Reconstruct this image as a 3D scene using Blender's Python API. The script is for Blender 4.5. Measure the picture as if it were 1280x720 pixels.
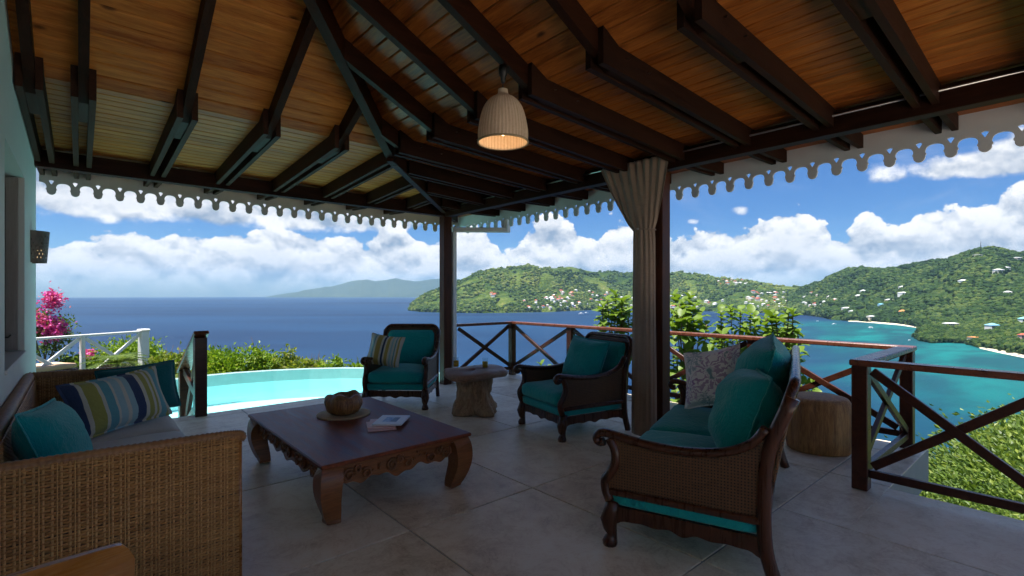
import bpy, bmesh, math, random
import numpy as np
from mathutils import Vector, Matrix, Euler, noise

R = math.radians
random.seed(7)
rng = np.random.default_rng(11)
scene = bpy.context.scene
for o in list(bpy.data.objects):
    bpy.data.objects.remove(o)
COL = scene.collection

# ------------------------------------------------------------------ camera
HEAD = R(48.95)                       # heading, counter-clockwise from +X
EYE = 1.5
FWD = Vector((math.cos(HEAD), math.sin(HEAD), 0))
RGT = Vector((math.sin(HEAD), -math.cos(HEAD), 0))
cam_data = bpy.data.cameras.new('camera')
cam_data.sensor_width = 36.0
cam_data.lens = 36.0 * 620 / 1280
cam_data.shift_y = 8 / 1280
cam_data.clip_start = 0.05
cam_data.clip_end = 60000
cam = bpy.data.objects.new('camera', cam_data)
COL.objects.link(cam)
cam.location = (0, 0, EYE)
cam.rotation_euler = (R(90), 0, HEAD - R(90))
scene.camera = cam

# ------------------------------------------------------------------ light
SUN_EL, SUN_AZ = R(76), R(163)        # azimuth the light comes from, ccw from +X
SUN_STRENGTH = 4.1
SKY_STRENGTH = 0.10
EXPOSURE = 1.42
sun_data = bpy.data.lights.new('sun', 'SUN')
sun_data.energy = SUN_STRENGTH
sun_data.angle = R(0.53)
sun_data.color = (1.0, 0.955, 0.89)
sun = bpy.data.objects.new('sun', sun_data)
COL.objects.link(sun)
sd = Vector((math.cos(SUN_AZ) * math.cos(SUN_EL), math.sin(SUN_AZ) * math.cos(SUN_EL), math.sin(SUN_EL)))
sun.rotation_euler = sd.to_track_quat('Z', 'Y').to_euler()
sun.location = (0, 0, 60)

vs = scene.view_settings
scene.display_settings.display_device = 'sRGB'
vs.view_transform = 'Standard'
vs.look = 'None'
vs.exposure = EXPOSURE
vs.gamma = 1.0
vs.use_curve_mapping = False
scene.render.engine = 'CYCLES'
cy = scene.cycles
cy.use_denoising = True
cy.denoiser = 'OPENIMAGEDENOISE'
cy.max_bounces = 10
cy.diffuse_bounces = 4
cy.glossy_bounces = 4
cy.transmission_bounces = 6
cy.transparent_max_bounces = 12
cy.volume_bounces = 0
cy.caustics_reflective = False
cy.caustics_refractive = False
cy.sample_clamp_indirect = 6.0
cy.use_adaptive_sampling = True
cy.adaptive_threshold = 0.02


# ------------------------------------------------------------------ node helpers
class S:
    """a shader socket with arithmetic"""
    def __init__(self, nt, sock):
        self.nt, self.s = nt, sock

    def _m(self, op, *a, clamp=False):
        n = self.nt.nodes.new('ShaderNodeMath')
        n.operation = op
        n.use_clamp = clamp
        for i, v in enumerate(a):
            if isinstance(v, S):
                self.nt.links.new(v.s, n.inputs[i])
            else:
                n.inputs[i].default_value = v
        return S(self.nt, n.outputs[0])

    def __add__(self, b): return self._m('ADD', self, b)
    def __radd__(self, b): return self._m('ADD', b, self)
    def __sub__(self, b): return self._m('SUBTRACT', self, b)
    def __rsub__(self, b): return self._m('SUBTRACT', b, self)
    def __mul__(self, b): return self._m('MULTIPLY', self, b)
    def __rmul__(self, b): return self._m('MULTIPLY', b, self)
    def __truediv__(self, b): return self._m('DIVIDE', self, b)
    def pow(self, b): return self._m('POWER', self, b)
    def abs(self): return self._m('ABSOLUTE', self)
    def sin(self): return self._m('SINE', self)
    def exp(self): return self._m('EXPONENT', self)
    def frac(self): return self._m('FRACT', self)
    def floor(self): return self._m('FLOOR', self)
    def min(self, b): return self._m('MINIMUM', self, b)
    def max(self, b): return self._m('MAXIMUM', self, b)
    def gt(self, b): return self._m('GREATER_THAN', self, b)
    def clamp(self): return self._m('ADD', self, 0.0, clamp=True)

    def smooth(self, a, b, lo=0.0, hi=1.0):
        n = self.nt.nodes.new('ShaderNodeMapRange')
        n.interpolation_type = 'SMOOTHSTEP'
        self.nt.links.new(self.s, n.inputs[0])
        for i, v in enumerate((a, b, lo, hi)):
            if isinstance(v, S):
                self.nt.links.new(v.s, n.inputs[i + 1])
            else:
                n.inputs[i + 1].default_value = v
        return S(self.nt, n.outputs[0])


def xyz(nt, vec):
    n = nt.nodes.new('ShaderNodeSeparateXYZ')
    nt.links.new(vec, n.inputs[0])
    return [S(nt, n.outputs[i]) for i in range(3)]


def comb(nt, x, y, z):
    n = nt.nodes.new('ShaderNodeCombineXYZ')
    for i, v in enumerate((x, y, z)):
        if isinstance(v, S):
            nt.links.new(v.s, n.inputs[i])
        else:
            n.inputs[i].default_value = v
    return n.outputs[0]


def tex_noise(nt, vec, scale=5, detail=4, rough=0.55, dist=0.0, lac=2.0, color=False):
    n = nt.nodes.new('ShaderNodeTexNoise')
    if vec is not None:
        nt.links.new(vec, n.inputs['Vector'])
    n.inputs['Scale'].default_value = scale
    n.inputs['Detail'].default_value = detail
    n.inputs['Roughness'].default_value = rough
    n.inputs['Distortion'].default_value = dist
    n.inputs['Lacunarity'].default_value = lac
    return n.outputs['Color'] if color else S(nt, n.outputs['Fac'])


def tex_voronoi(nt, vec, scale=5, feature='F1', out='Distance', rnd=1.0):
    n = nt.nodes.new('ShaderNodeTexVoronoi')
    n.feature = feature
    nt.links.new(vec, n.inputs['Vector'])
    n.inputs['Scale'].default_value = scale
    n.inputs['Randomness'].default_value = rnd
    return S(nt, n.outputs[out])


def mapping(nt, vec, scale=(1, 1, 1), rot=(0, 0, 0), loc=(0, 0, 0)):
    n = nt.nodes.new('ShaderNodeMapping')
    nt.links.new(vec, n.inputs[0])
    n.inputs['Location'].default_value = loc
    n.inputs['Rotation'].default_value = rot
    n.inputs['Scale'].default_value = scale
    return n.outputs[0]


def mixc(nt, fac, a, b, mode='MIX'):
    n = nt.nodes.new('ShaderNodeMix')
    n.data_type = 'RGBA'
    n.blend_type = mode
    n.clamp_factor = True
    if isinstance(fac, S):
        nt.links.new(fac.s, n.inputs[0])
    else:
        n.inputs[0].default_value = fac
    for i, v in ((6, a), (7, b)):
        if isinstance(v, (tuple, list)):
            n.inputs[i].default_value = (*v[:3], 1)
        else:
            nt.links.new(v, n.inputs[i])
    return n.outputs[2]


def ramp(nt, fac, stops, interp='LINEAR'):
    n = nt.nodes.new('ShaderNodeValToRGB')
    n.color_ramp.interpolation = interp
    e = n.color_ramp.elements
    while len(e) < len(stops):
        e.new(0.5)
    for el, (p, c) in zip(e, stops):
        el.position = p
        el.color = (*c[:3], 1)
    nt.links.new(fac.s if isinstance(fac, S) else fac, n.inputs[0])
    return n.outputs[0]


def bump(nt, height, strength=0.3, dist=0.01, normal=None):
    n = nt.nodes.new('ShaderNodeBump')
    n.inputs['Strength'].default_value = strength
    n.inputs['Distance'].default_value = dist
    nt.links.new(height.s if isinstance(height, S) else height, n.inputs['Height'])
    if normal is not None:
        nt.links.new(normal, n.inputs['Normal'])
    return n.outputs[0]


MATS = {}


def material(name):
    """-> (material, node tree, principled) ; procedural"""
    m = bpy.data.materials.new(name)
    m.use_nodes = True
    nt = m.node_tree
    b = nt.nodes['Principled BSDF']
    MATS[name] = m
    return m, nt, b


def coords(nt, which='Object'):
    n = nt.nodes.new('ShaderNodeTexCoord')
    return n.outputs[which]


def obj_random(nt):
    return S(nt, nt.nodes.new('ShaderNodeObjectInfo').outputs['Random'])


def setp(nt, b, **kw):
    names = dict(color='Base Color', rough='Roughness', spec='Specular IOR Level', normal='Normal', metal='Metallic',
                 trans='Transmission Weight', ior='IOR', alpha='Alpha', emit='Emission Color', emits='Emission Strength',
                 sheen='Sheen Weight', coat='Coat Weight', coatr='Coat Roughness', sss='Subsurface Weight')
    for k, v in kw.items():
        s = b.inputs[names[k]]
        if isinstance(v, S):
            nt.links.new(v.s, s)
        elif isinstance(v, bpy.types.NodeSocket):
            nt.links.new(v, s)
        elif isinstance(v, (tuple, list)):
            s.default_value = (*v[:3], 1) if len(v) == 3 and s.type == 'RGBA' else v
        else:
            s.default_value = v

# ------------------------------------------------------------------ world: sky and clouds
world = bpy.data.worlds.new('World')
scene.world = world
world.use_nodes = True
wt = world.node_tree
bg = wt.nodes['Background']
sky = wt.nodes.new('ShaderNodeTexSky')
sky.sky_type = 'NISHITA'
sky.sun_disc = False
sky.sun_elevation = SUN_EL
sky.sun_rotation = R(90) - SUN_AZ
sky.altitude = 80
sky.air_density = 1.0
sky.dust_density = 0.6
sky.ozone_density = 3.0
D = coords(wt, 'Generated')
dx, dy, dz = xyz(wt, D)
fx = dx * FWD.x + dy * FWD.y
rx = dx * RGT.x + dy * RGT.y
az = rx._m('ARCTAN2', rx, fx) * (180 / math.pi)          # compass bearing, clockwise from the terrace corner, degrees
el = dz._m('ARCSINE', dz) * (180 / math.pi)


def blob(a, e, sa, se, amp):
    g = ((az - a) / sa).pow(2) if False else ((az - a) / sa) * ((az - a) / sa)
    h = ((el - e) / se) * ((el - e) / se)
    return ((g + h) * -1.0).exp() * amp


# cumulus bank round the horizon: how high its tops reach at each bearing
tops = [(-60, 6.6), (-50, 5.6), (-44, 4.9), (-36, 5.6), (-29, 6.4), (-21, 5.8), (-14, 6.3), (-11, 5.6), (-6, 6.8), (0, 6.4), (2.2, 8.0), (6, 8.1), (9, 7.0), (12, 8.8), (16, 6.4), (20, 5.9),
        (23, 6.0), (25.5, 7.0), (28.3, 8.1), (30.6, 7.6), (32.4, 6.2), (33.5, 4.9), (34.5, 5.5), (36, 7.2), (37.6, 5.3), (39.3, 6.9), (41, 7.2), (43, 7.3), (46, 8.2), (52, 6.5), (60, 6.6)]
fcv = wt.nodes.new('ShaderNodeFloatCurve')
cm = fcv.mapping.curves[0]
while len(cm.points) < len(tops):
    cm.points.new(0.5, 0.5)
for pt, (a, e) in zip(cm.points, tops):
    pt.location = ((a + 60) / 120, e / 12)
    pt.handle_type = 'AUTO'
fcv.mapping.update()
wt.links.new((((az + 60.0) / 120.0).clamp()).s, fcv.inputs['Value'])
T = S(wt, fcv.outputs[0]) * 12.0 + 0.7
cv = comb(wt, dx, dy, dz * 1.25)
n1 = tex_noise(wt, cv, 7.0, 9, 0.60, 0.12)
off_up = mapping(wt, cv, loc=(0.0, 0.0, 0.020))
n_up = tex_noise(wt, off_up, 7.0, 7, 0.60, 0.12)
wv2 = wt.nodes.new('ShaderNodeVectorMath')
wv2.operation = 'MULTIPLY_ADD'
wt.links.new(tex_noise(wt, cv, 34.0, 4, 0.6, color=True), wv2.inputs[0])
wv2.inputs[1].default_value = (0.045, 0.045, 0.045)
wt.links.new(cv, wv2.inputs[2])
v1 = tex_voronoi(wt, wv2.outputs[0], 15.0)
v1u = tex_voronoi(wt, mapping(wt, wv2.outputs[0], loc=(0.0, 0.0, 0.020)), 15.0)
n2 = tex_noise(wt, cv, 3.6, 2, 0.5)
puff = (n1 - 0.5) * 1.7 + (0.42 - v1) * 0.55
puff_u = (n_up - 0.5) * 1.7 + (0.42 - v1u) * 0.55
hgt = T - el + (n2 - 0.5) * 3.2
d_cum = (hgt.min(3.2) * 0.20 + puff * 1.15) * el.smooth(0.8, 3.4, 0.15, 1.0)
# a higher, looser layer, mostly over the open sea to the left, with stray patches elsewhere
hi = blob(-33, 9.4, 19, 3.0, 1.25)
for a, e, sa, se, amp in [(-42, 8.6, 9, 2.6, 0.55), (-18, 8.6, 9, 1.8, 0.75), (24.8, 8.7, 1.7, 0.75, 0.85), (20.0, 7.9, 1.3, 0.55, 0.8), (17.6, 9.6, 3.0, 0.6, 0.5), (43.5, 10.6, 3.6, 1.2, 0.95), (47.5, 11.5, 4, 1.8, 0.9),
                          (-70, 9.5, 14, 3, 0.8), (75, 10, 14, 2.5, 0.8)]:
    hi = hi + blob(a, e, sa, se, amp)
d_hi = hi * 0.85 + el.smooth(13.0, 24.0) * 0.42 + puff * 1.0 + (n2 - 0.5) * 0.9 - 0.40  # the overhead cover is out of view, added to whiten the blue skylight
dens = d_cum.max(d_hi)
mask = d_cum.smooth(0.0, 0.07).max(d_hi.smooth(0.0, 0.36))
veil = (tex_noise(wt, comb(wt, dx, dy, dz * 3.0), 4.0, 4, 0.62, 0.6) - 0.50).smooth(0.0, 0.28) * el.smooth(3.0, 12.0) * 0.18
light = ((puff - puff_u) * 3.0 + 0.72).clamp()
deep = dens.smooth(0.20, 0.95)
shade = (light * (1.0 - deep * 0.26) * (el.smooth(0.5, 5.0) * 0.22 + 0.78)).clamp()
CL = 1.0 / SKY_STRENGTH
cloud_col = mixc(wt, shade, (0.12 * CL, 0.155 * CL, 0.205 * CL), (0.44 * CL, 0.435 * CL, 0.43 * CL))
tint = mixc(wt, el.smooth(-1.0, 9.0), (0.27, 0.41, 0.57), (0.155, 0.285, 0.465))
sky_col = mixc(wt, 1.0, sky.outputs[0], tint, 'MULTIPLY')
c1 = mixc(wt, (mask * el.smooth(-0.2, 3.0, 0.12, 0.97)).max(veil), sky_col, cloud_col)
wt.links.new(c1, bg.inputs[0])
bg.inputs[1].default_value = SKY_STRENGTH
world.cycles.sampling_method = 'MANUAL'
world.cycles.sample_map_resolution = 1024


# ------------------------------------------------------------------ mesh helpers
class MB:
    """collects vertices and faces; build() links them as ONE mesh object"""
    def __init__(self):
        self.v, self.f, self.mi, self.sm = [], [], [], []

    def add(self, verts, faces, mi=0, smooth=False):
        b = len(self.v)
        self.v.extend([tuple(p) for p in verts])
        for f in faces:
            self.f.append(tuple(b + i for i in f))
            self.mi.append(mi)
            self.sm.append(smooth)
        return self

    def box(self, lo, hi, mi=0, mat=None):
        x0, y0, z0 = lo
        x1, y1, z1 = hi
        vs_ = [(x0, y0, z0), (x1, y0, z0), (x1, y1, z0), (x0, y1, z0), (x0, y0, z1), (x1, y0, z1), (x1, y1, z1), (x0, y1, z1)]
        if mat is not None:
            vs_ = [mat @ Vector(p) for p in vs_]
        return self.add(vs_, [(0, 3, 2, 1), (4, 5, 6, 7), (0, 1, 5, 4), (1, 2, 6, 5), (2, 3, 7, 6), (3, 0, 4, 7)], mi)

    def cbox(self, lo, hi, c=0.004, mi=0, mat=None):
        """box with chamfered edges"""
        lo, hi = Vector(lo), Vector(hi)
        ctr, h = (lo + hi) / 2, (hi - lo) / 2
        c = min(c, h.x * .9, h.y * .9, h.z * .9)
        bm = bmesh.new()
        bmesh.ops.create_cube(bm, size=2)
        for v in bm.verts:
            v.co = Vector((v.co.x * h.x, v.co.y * h.y, v.co.z * h.z))
        bmesh.ops.bevel(bm, geom=list(bm.edges), offset=c, segments=1, affect='EDGES', profile=0.5)
        vs_ = [v.co + ctr for v in bm.verts]
        if mat is not None:
            vs_ = [mat @ p for p in vs_]
        bm.verts.index_update()
        self.add(vs_, [[v.index for v in f.verts] for f in bm.faces], mi)
        bm.free()
        return self

    def prism(self, poly, fn, a, b, mi=0, smooth=False):
        """poly: 2-D points; fn(p, q, t) -> 3-D; extruded from t=a to t=b"""
        n = len(poly)
        v = [fn(p, q, a) for p, q in poly] + [fn(p, q, b) for p, q in poly]
        f = [tuple(range(n))[::-1], tuple(range(n, 2 * n))]
        self.add(v, f, mi)
        base = len(self.v) - 2 * n
        for i in range(n):
            j = (i + 1) % n
            self.f.append((base + i, base + j, base + n + j, base + n + i))
            self.mi.append(mi)
            self.sm.append(smooth)
        return self

    def tube(self, path, rad, n=8, mi=0, smooth=True, cap=True, flat=None, up=None):
        """sweep a circle (or a rounded section with 2 radii) along a path"""
        P = [Vector(p) for p in path]
        m = len(P)
        if not hasattr(rad, '__len__'):
            rad = [rad] * m
        verts, faces = [], []
        ref = Vector(up) if up else None
        prev = None
        for i in range(m):
            t = (P[min(i + 1, m - 1)] - P[max(i - 1, 0)])
            t = t.normalized() if t.length > 1e-9 else Vector((0, 0, 1))
            if ref is not None:
                u = ref - t * ref.dot(t)
                if u.length < 1e-6:
                    u = t.orthogonal()
            elif prev is None:
                u = t.orthogonal()
            else:
                u = prev - t * prev.dot(t)
            u.normalize()
            prev = u
            w = t.cross(u)
            r = rad[i]
            ra, rb = (r, r) if not hasattr(r, '__len__') else r
            for k in range(n):
                a = 2 * math.pi * (k + (0.5 if n == 4 else 0)) / n
                verts.append(P[i] + u * (math.cos(a) * ra) + w * (math.sin(a) * rb))
        for i in range(m - 1):
            for k in range(n):
                k2 = (k + 1) % n
                faces.append((i * n + k, i * n + k2, (i + 1) * n + k2, (i + 1) * n + k))
        self.add(verts, faces, mi, smooth)
        if cap:
            b = len(self.v) - len(verts)
            self.f.append(tuple(b + k for k in range(n))[::-1])
            self.f.append(tuple(b + (m - 1) * n + k for k in range(n)))
            self.mi += [mi, mi]
            self.sm += [False, False]
        return self

    def bar(self, p, q, w, h, up=(0, 0, 1), mi=0, c=0.003):
        """rectangular bar from p to q, w across, h along up"""
        p, q = Vector(p), Vector(q)
        t = (q - p).normalized()
        u = Vector(up)
        u = (u - t * u.dot(t)).normalized()
        s = t.cross(u)
        m = Matrix((s, t, u)).transposed().to_4x4()
        m.translation = p
        L = (q - p).length
        return self.cbox((-w / 2, 0, -h / 2), (w / 2, L, h / 2), c, mi, m)

    def lathe(self, prof, n=24, center=(0, 0, 0), mi=0, smooth=True, fn=None, cap0=False, cap1=False):
        cx, cy_, cz = center
        verts, faces = [], []
        for (r, z) in prof:
            for k in range(n):
                a = 2 * math.pi * k / n
                p = Vector((cx + r * math.cos(a), cy_ + r * math.sin(a), cz + z))
                if fn:
                    p = Vector(fn(p, a, r, z))
                verts.append(p)
        for i in range(len(prof) - 1):
            for k in range(n):
                k2 = (k + 1) % n
                faces.append((i * n + k, i * n + k2, (i + 1) * n + k2, (i + 1) * n + k))
        self.add(verts, faces, mi, smooth)
        b = len(self.v) - len(verts)
        if cap0:
            self.f.append(tuple(b + k for k in range(n))[::-1]); self.mi.append(mi); self.sm.append(False)
        if cap1:
            self.f.append(tuple(b + (len(prof) - 1) * n + k for k in range(n))); self.mi.append(mi); self.sm.append(False)
        return self

    def grid(self, fn, nu, nv, mi=0, smooth=True, wrap=False):
        verts = [fn(i / (nu - 1), j / (nv - 1)) for j in range(nv) for i in range(nu)]
        faces = [(j * nu + i, j * nu + i + 1, (j + 1) * nu + i + 1, (j + 1) * nu + i) for j in range(nv - 1) for i in range(nu - 1)]
        return self.add(verts, faces, mi, smooth)

    def mesh(self, name, mats):
        me = bpy.data.meshes.new(name)
        me.from_pydata(self.v, [], self.f)
        for m in (mats if isinstance(mats, (list, tuple)) else [mats]):
            me.materials.append(MATS[m] if isinstance(m, str) else m)
        me.polygons.foreach_set('material_index', self.mi)
        me.polygons.foreach_set('use_smooth', self.sm)
        me.update()
        return me

    def build(self, name, mats, parent=None, **tags):
        return link(name, self.mesh(name, mats), parent, **tags)


def link(name, me, parent=None, loc=None, rot=None, **tags):
    o = bpy.data.objects.new(name, me)
    COL.objects.link(o)
    if parent is not None:
        o.parent = parent
    if loc is not None:
        o.location = loc
    if rot is not None:
        o.rotation_euler = rot
    tag(o, **tags)
    return o


def tag(o, label=None, cat=None, group=None, kind=None):
    if label: o['label'] = label
    if cat: o['category'] = cat
    if group: o['group'] = group
    if kind: o['kind'] = kind
    return o


def thing(name, label, cat, loc=(0, 0, 0), rz=0.0, group=None):
    o = bpy.data.objects.new(name, None)
    o.empty_display_size = 0.2
    COL.objects.link(o)
    o.location = loc
    o.rotation_euler = (0, 0, rz)
    return tag(o, label, cat, group)


def copy_thing(root, loc, rz, label=None, group=None, scale=None):
    r = root.copy()
    COL.objects.link(r)
    r.location = loc
    r.rotation_euler = (0, 0, rz)
    if scale: r.scale = scale
    if label: r['label'] = label
    if group: r['group'] = group
    for ch in list(root.children):
        c = ch.copy()
        COL.objects.link(c)
        c.parent = r
        for g in list(ch.children):
            d = g.copy()
            COL.objects.link(d)
            d.parent = c
    return r


def fbm(p, o=4, s=1.0):
    v, a = 0.0, 0.5
    p = Vector(p) * s
    for _ in range(o):
        v += a * noise.noise(p)
        p = p * 2.03
        a *= 0.5
    return v


def np_noise(x, y, seed=0, octaves=5, freq=1.0, rough=0.5):
    """value-noise fbm on numpy arrays"""
    out = np.zeros_like(x, dtype=float)
    amp = 1.0
    tot = 0.0
    for o in range(octaves):
        fx_, fy_ = x * freq, y * freq
        ix, iy = np.floor(fx_).astype(np.int64), np.floor(fy_).astype(np.int64)
        tx, ty = fx_ - ix, fy_ - iy
        tx = tx * tx * (3 - 2 * tx)
        ty = ty * ty * (3 - 2 * ty)

        def h(a, b):
            n = (a * 374761393 + b * 668265263 + (seed + o * 17) * 1442695041) & 0x7fffffff
            n = ((n ^ (n >> 13)) * 1274126177) & 0x7fffffff
            return ((n ^ (n >> 16)) & 0xffff) / 65535.0
        v = (h(ix, iy) * (1 - tx) + h(ix + 1, iy) * tx) * (1 - ty) + (h(ix, iy + 1) * (1 - tx) + h(ix + 1, iy + 1) * tx) * ty
        out += amp * (v - 0.5)
        tot += amp
        amp *= rough
        freq *= 2.03
    return out / tot * 2


def np_mesh(name, V, F, mats, mi=None, smooth=False):
    """fast mesh from numpy arrays; F is (n,k)"""
    me = bpy.data.meshes.new(name)
    V = np.asarray(V, dtype=np.float32)
    F = np.asarray(F, dtype=np.int32)
    n, k = F.shape
    me.vertices.add(len(V))
    me.vertices.foreach_set('co', V.ravel())
    me.loops.add(n * k)
    me.loops.foreach_set('vertex_index', F.ravel())
    me.polygons.add(n)
    me.polygons.foreach_set('loop_start', np.arange(0, n * k, k, dtype=np.int32))
    for m in (mats if isinstance(mats, (list, tuple)) else [mats]):
        me.materials.append(MATS[m] if isinstance(m, str) else m)
    if mi is not None:
        me.polygons.foreach_set('material_index', np.asarray(mi, dtype=np.int32))
    me.polygons.foreach_set('use_smooth', np.full(n, smooth, dtype=bool))
    me.update(calc_edges=True)
    me.validate()
    return me


# ------------------------------------------------------------------ materials
def wood(name, light, dark, axis='X', scale=1.0, rough=0.45, contrast=1.0, coat=0.0, rnd=0.35, bumps=0.25, knots=False, spec=0.4):
    m, nt, b = material(name)
    co = coords(nt)
    r = obj_random(nt)
    off = comb(nt, r * 37.0, r * 91.0, r * 53.0)
    va = nt.nodes.new('ShaderNodeVectorMath')
    nt.links.new(co, va.inputs[0])
    nt.links.new(off, va.inputs[1])
    st = {'X': (0.09, 1, 1), 'Y': (1, 0.09, 1), 'Z': (1, 1, 0.09)}[axis]
    v = mapping(nt, va.outputs[0], scale=[s * scale for s in st])
    g1 = tex_noise(nt, v, 22, 5, 0.6, 0.8)
    g2 = tex_noise(nt, v, 95, 3, 0.6, 0.3)
    big = tex_noise(nt, va.outputs[0], 1.6 * scale, 3, 0.5)
    f = ((g1 - 0.5) * 1.5 * contrast + (g2 - 0.5) * 0.8 * contrast + (big - 0.5) * 0.7 + 0.5 + (r - 0.5) * rnd).clamp()
    col = mixc(nt, f, dark, light)
    if knots:
        vk = mapping(nt, va.outputs[0], scale=[s * 1.0 for s in {'X': (0.45, 1, 1), 'Y': (1, 0.45, 1), 'Z': (1, 1, .45)}[axis]])
        k = tex_voronoi(nt, vk, 3.6)
        kk = k.smooth(0.03, 0.10, 1.0, 0.0)
        col = mixc(nt, kk * 0.85, col, tuple(c * 0.22 for c in dark))
    rr = (g1 - 0.5) * 0.35 + rough
    setp(nt, b, color=col, rough=rr, spec=spec, coat=coat, coatr=0.25, normal=bump(nt, f, bumps, 0.004))
    return m


wood('pine_along_x', (0.62, 0.235, 0.044), (0.26, 0.066, 0.009), 'X', 1.0, 0.42, 1.2, 0.0, 0.35, 0.2, True, spec=0.2)
wood('pine_along_y', (0.5, 0.16, 0.032), (0.165, 0.037, 0.006), 'Y', 1.0, 0.40, 1.3, 0.0, 0.35, 0.2, True, spec=0.2)
wood('rafter_wood_x', (0.042, 0.0135, 0.006), (0.011, 0.0038, 0.002), 'X', 1.0, 0.5, 1.0, 0, 0.25, spec=0.1)
wood('rafter_wood_y', (0.042, 0.0135, 0.006), (0.011, 0.0038, 0.002), 'Y', 1.0, 0.5, 1.0, 0, 0.25, spec=0.1)
wood('rafter_wood', (0.042, 0.0135, 0.006), (0.011, 0.0038, 0.002), 'Z', 1.0, 0.5, 1.0, 0, 0.25, spec=0.1)
wood('sister_wood', (0.062, 0.024, 0.012), (0.019, 0.0075, 0.004), 'Y', 1.0, 0.6, 1.0, 0, 0.3, spec=0.1)
wood('sister_wood_x', (0.034, 0.012, 0.006), (0.01, 0.004, 0.0025), 'X', 1.0, 0.6, 1.0, 0, 0.3, spec=0.1)
wood('post_wood', (0.105, 0.032, 0.015), (0.035, 0.011, 0.006), 'Z', 1.0, 0.42, 1.0, 0, 0.2, spec=0.15)
wood('rail_wood', (0.085, 0.025, 0.012), (0.028, 0.0085, 0.005), 'Y', 1.0, 0.34, 1.0, 0.15, 0.2, spec=0.25)
wood('rail_wood_x', (0.08, 0.026, 0.015), (0.028, 0.009, 0.006), 'X', 1.0, 0.34, 1.0, 0.15, 0.2)
wood('handrail_wood', (0.22, 0.07, 0.034), (0.1, 0.028, 0.014), 'Y', 1.0, 0.30, 1.0, 0.2, 0.2, spec=0.3)
wood('mahogany', (0.105, 0.033, 0.013), (0.028, 0.009, 0.004), 'Z', 1.6, 0.30, 1.0, 0.25, 0.2, 0.15, spec=0.3)
wood('table_top_wood', (0.27, 0.066, 0.026), (0.09, 0.021, 0.009), 'Y', 1.0, 0.46, 1.2, 0.05, 0.1, 0.12, spec=0.22)
wood('carved_wood', (0.34, 0.125, 0.04), (0.12, 0.036, 0.012), 'X', 2.0, 0.34, 1.0, 0.2, 0.2, 0.3, spec=0.3)
wood('golden_wood', (0.42, 0.17, 0.03), (0.24, 0.08, 0.012), 'X', 1.4, 0.28, 0.9, 0.3, 0.1, 0.1)
wood('stump_wood', (0.52, 0.27, 0.09), (0.19, 0.08, 0.026), 'Z', 1.3, 0.55, 1.5, 0, 0.1, 0.6, True)
wood('drift_wood', (0.54, 0.34, 0.19), (0.21, 0.11, 0.05), 'Z', 2.2, 0.65, 1.3, 0, 0.1, 0.9)
wood('drift_wood_top', (0.42, 0.235, 0.14), (0.16, 0.08, 0.045), 'X', 2.2, 0.5, 1.3, 0, 0.1, 0.6)
wood('shutter_wood', (0.36, 0.31, 0.28), (0.22, 0.18, 0.16), 'Z', 1.0, 0.6, 0.8, 0, 0.2)


def plain(name, col, rough=0.6, spec=0.35, var=0.12, nscale=6.0, metal=0.0, bstr=0.12, bscale=60, random_v=0.0):
    m, nt, b = material(name)
    co = coords(nt)
    n = tex_noise(nt, co, nscale, 5, 0.6)
    f = (n - 0.5) * (2 * var) + 1.0
    if random_v:
        f = f + (obj_random(nt) - 0.5) * (2 * random_v)
    hv = nt.nodes.new('ShaderNodeHueSaturation')
    hv.inputs['Color'].default_value = (*col, 1)
    nt.links.new(f.s, hv.inputs['Value'])
    h = tex_noise(nt, co, bscale, 3, 0.6)
    setp(nt, b, color=hv.outputs[0], rough=(n - 0.5) * 0.2 + rough, spec=spec, metal=metal, normal=bump(nt, h, bstr, 0.004))
    return m


plain('wall_paint', (0.66, 0.65, 0.60), 0.7, 0.3, 0.08, 3.0, bstr=0.3, bscale=35)
plain('white_paint', (0.78, 0.77, 0.74), 0.5, 0.4, 0.06, 4.0)
plain('fascia_paint', (0.60, 0.59, 0.58), 0.6, 0.3, 0.10, 6.0)
plain('gutter_white', (0.72, 0.72, 0.70), 0.4, 0.4, 0.06)
plain('roof_sheet', (0.20, 0.05, 0.035), 0.6, 0.3, 0.15)
plain('roof_under', (0.03, 0.016, 0.01), 0.9, 0.1, 0.15)
plain('slab_concrete', (0.42, 0.39, 0.35), 0.8, 0.25, 0.12)
plain('pool_rim', (0.30, 0.43, 0.42), 0.5, 0.4, 0.15, 8)
plain('bounce_stone', (0.74, 0.68, 0.60), 0.8, 0.25, 0.12)
plain('metal_dark', (0.035, 0.032, 0.03), 0.4, 0.5, 0.2, metal=0.6)
plain('metal_steel', (0.55, 0.53, 0.5), 0.3, 0.5, 0.1, metal=1.0)
plain('lantern_metal', (0.17, 0.145, 0.12), 0.55, 0.4, 0.25, 20, metal=0.5)
plain('paper_white', (0.80, 0.80, 0.80), 0.45, 0.4, 0.04)
plain('paper_pink', (0.75, 0.47, 0.45), 0.45, 0.4, 0.06)
plain('straw', (0.42, 0.31, 0.18), 0.75, 0.2, 0.25, 30, bstr=0.6, bscale=90)
plain('terracotta', (0.42, 0.20, 0.11), 0.8, 0.2, 0.15)
plain('tan_cushion', (0.62, 0.44, 0.28), 0.85, 0.15, 0.1)
plain('boat_white', (0.82, 0.83, 0.84), 0.3, 0.5, 0.04)
plain('boat_blue', (0.08, 0.16, 0.32), 0.4, 0.5, 0.06)
plain('sand', (0.72, 0.62, 0.45), 0.9, 0.1, 0.08, 0.02)
plain('house_white', (0.78, 0.76, 0.72), 0.7, 0.2, 0.05, 0.2, random_v=0.10)
plain('house_cream', (0.72, 0.60, 0.44), 0.7, 0.2, 0.05, 0.2, random_v=0.12)
plain('house_pink', (0.70, 0.42, 0.36), 0.7, 0.2, 0.05, 0.2)
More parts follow.
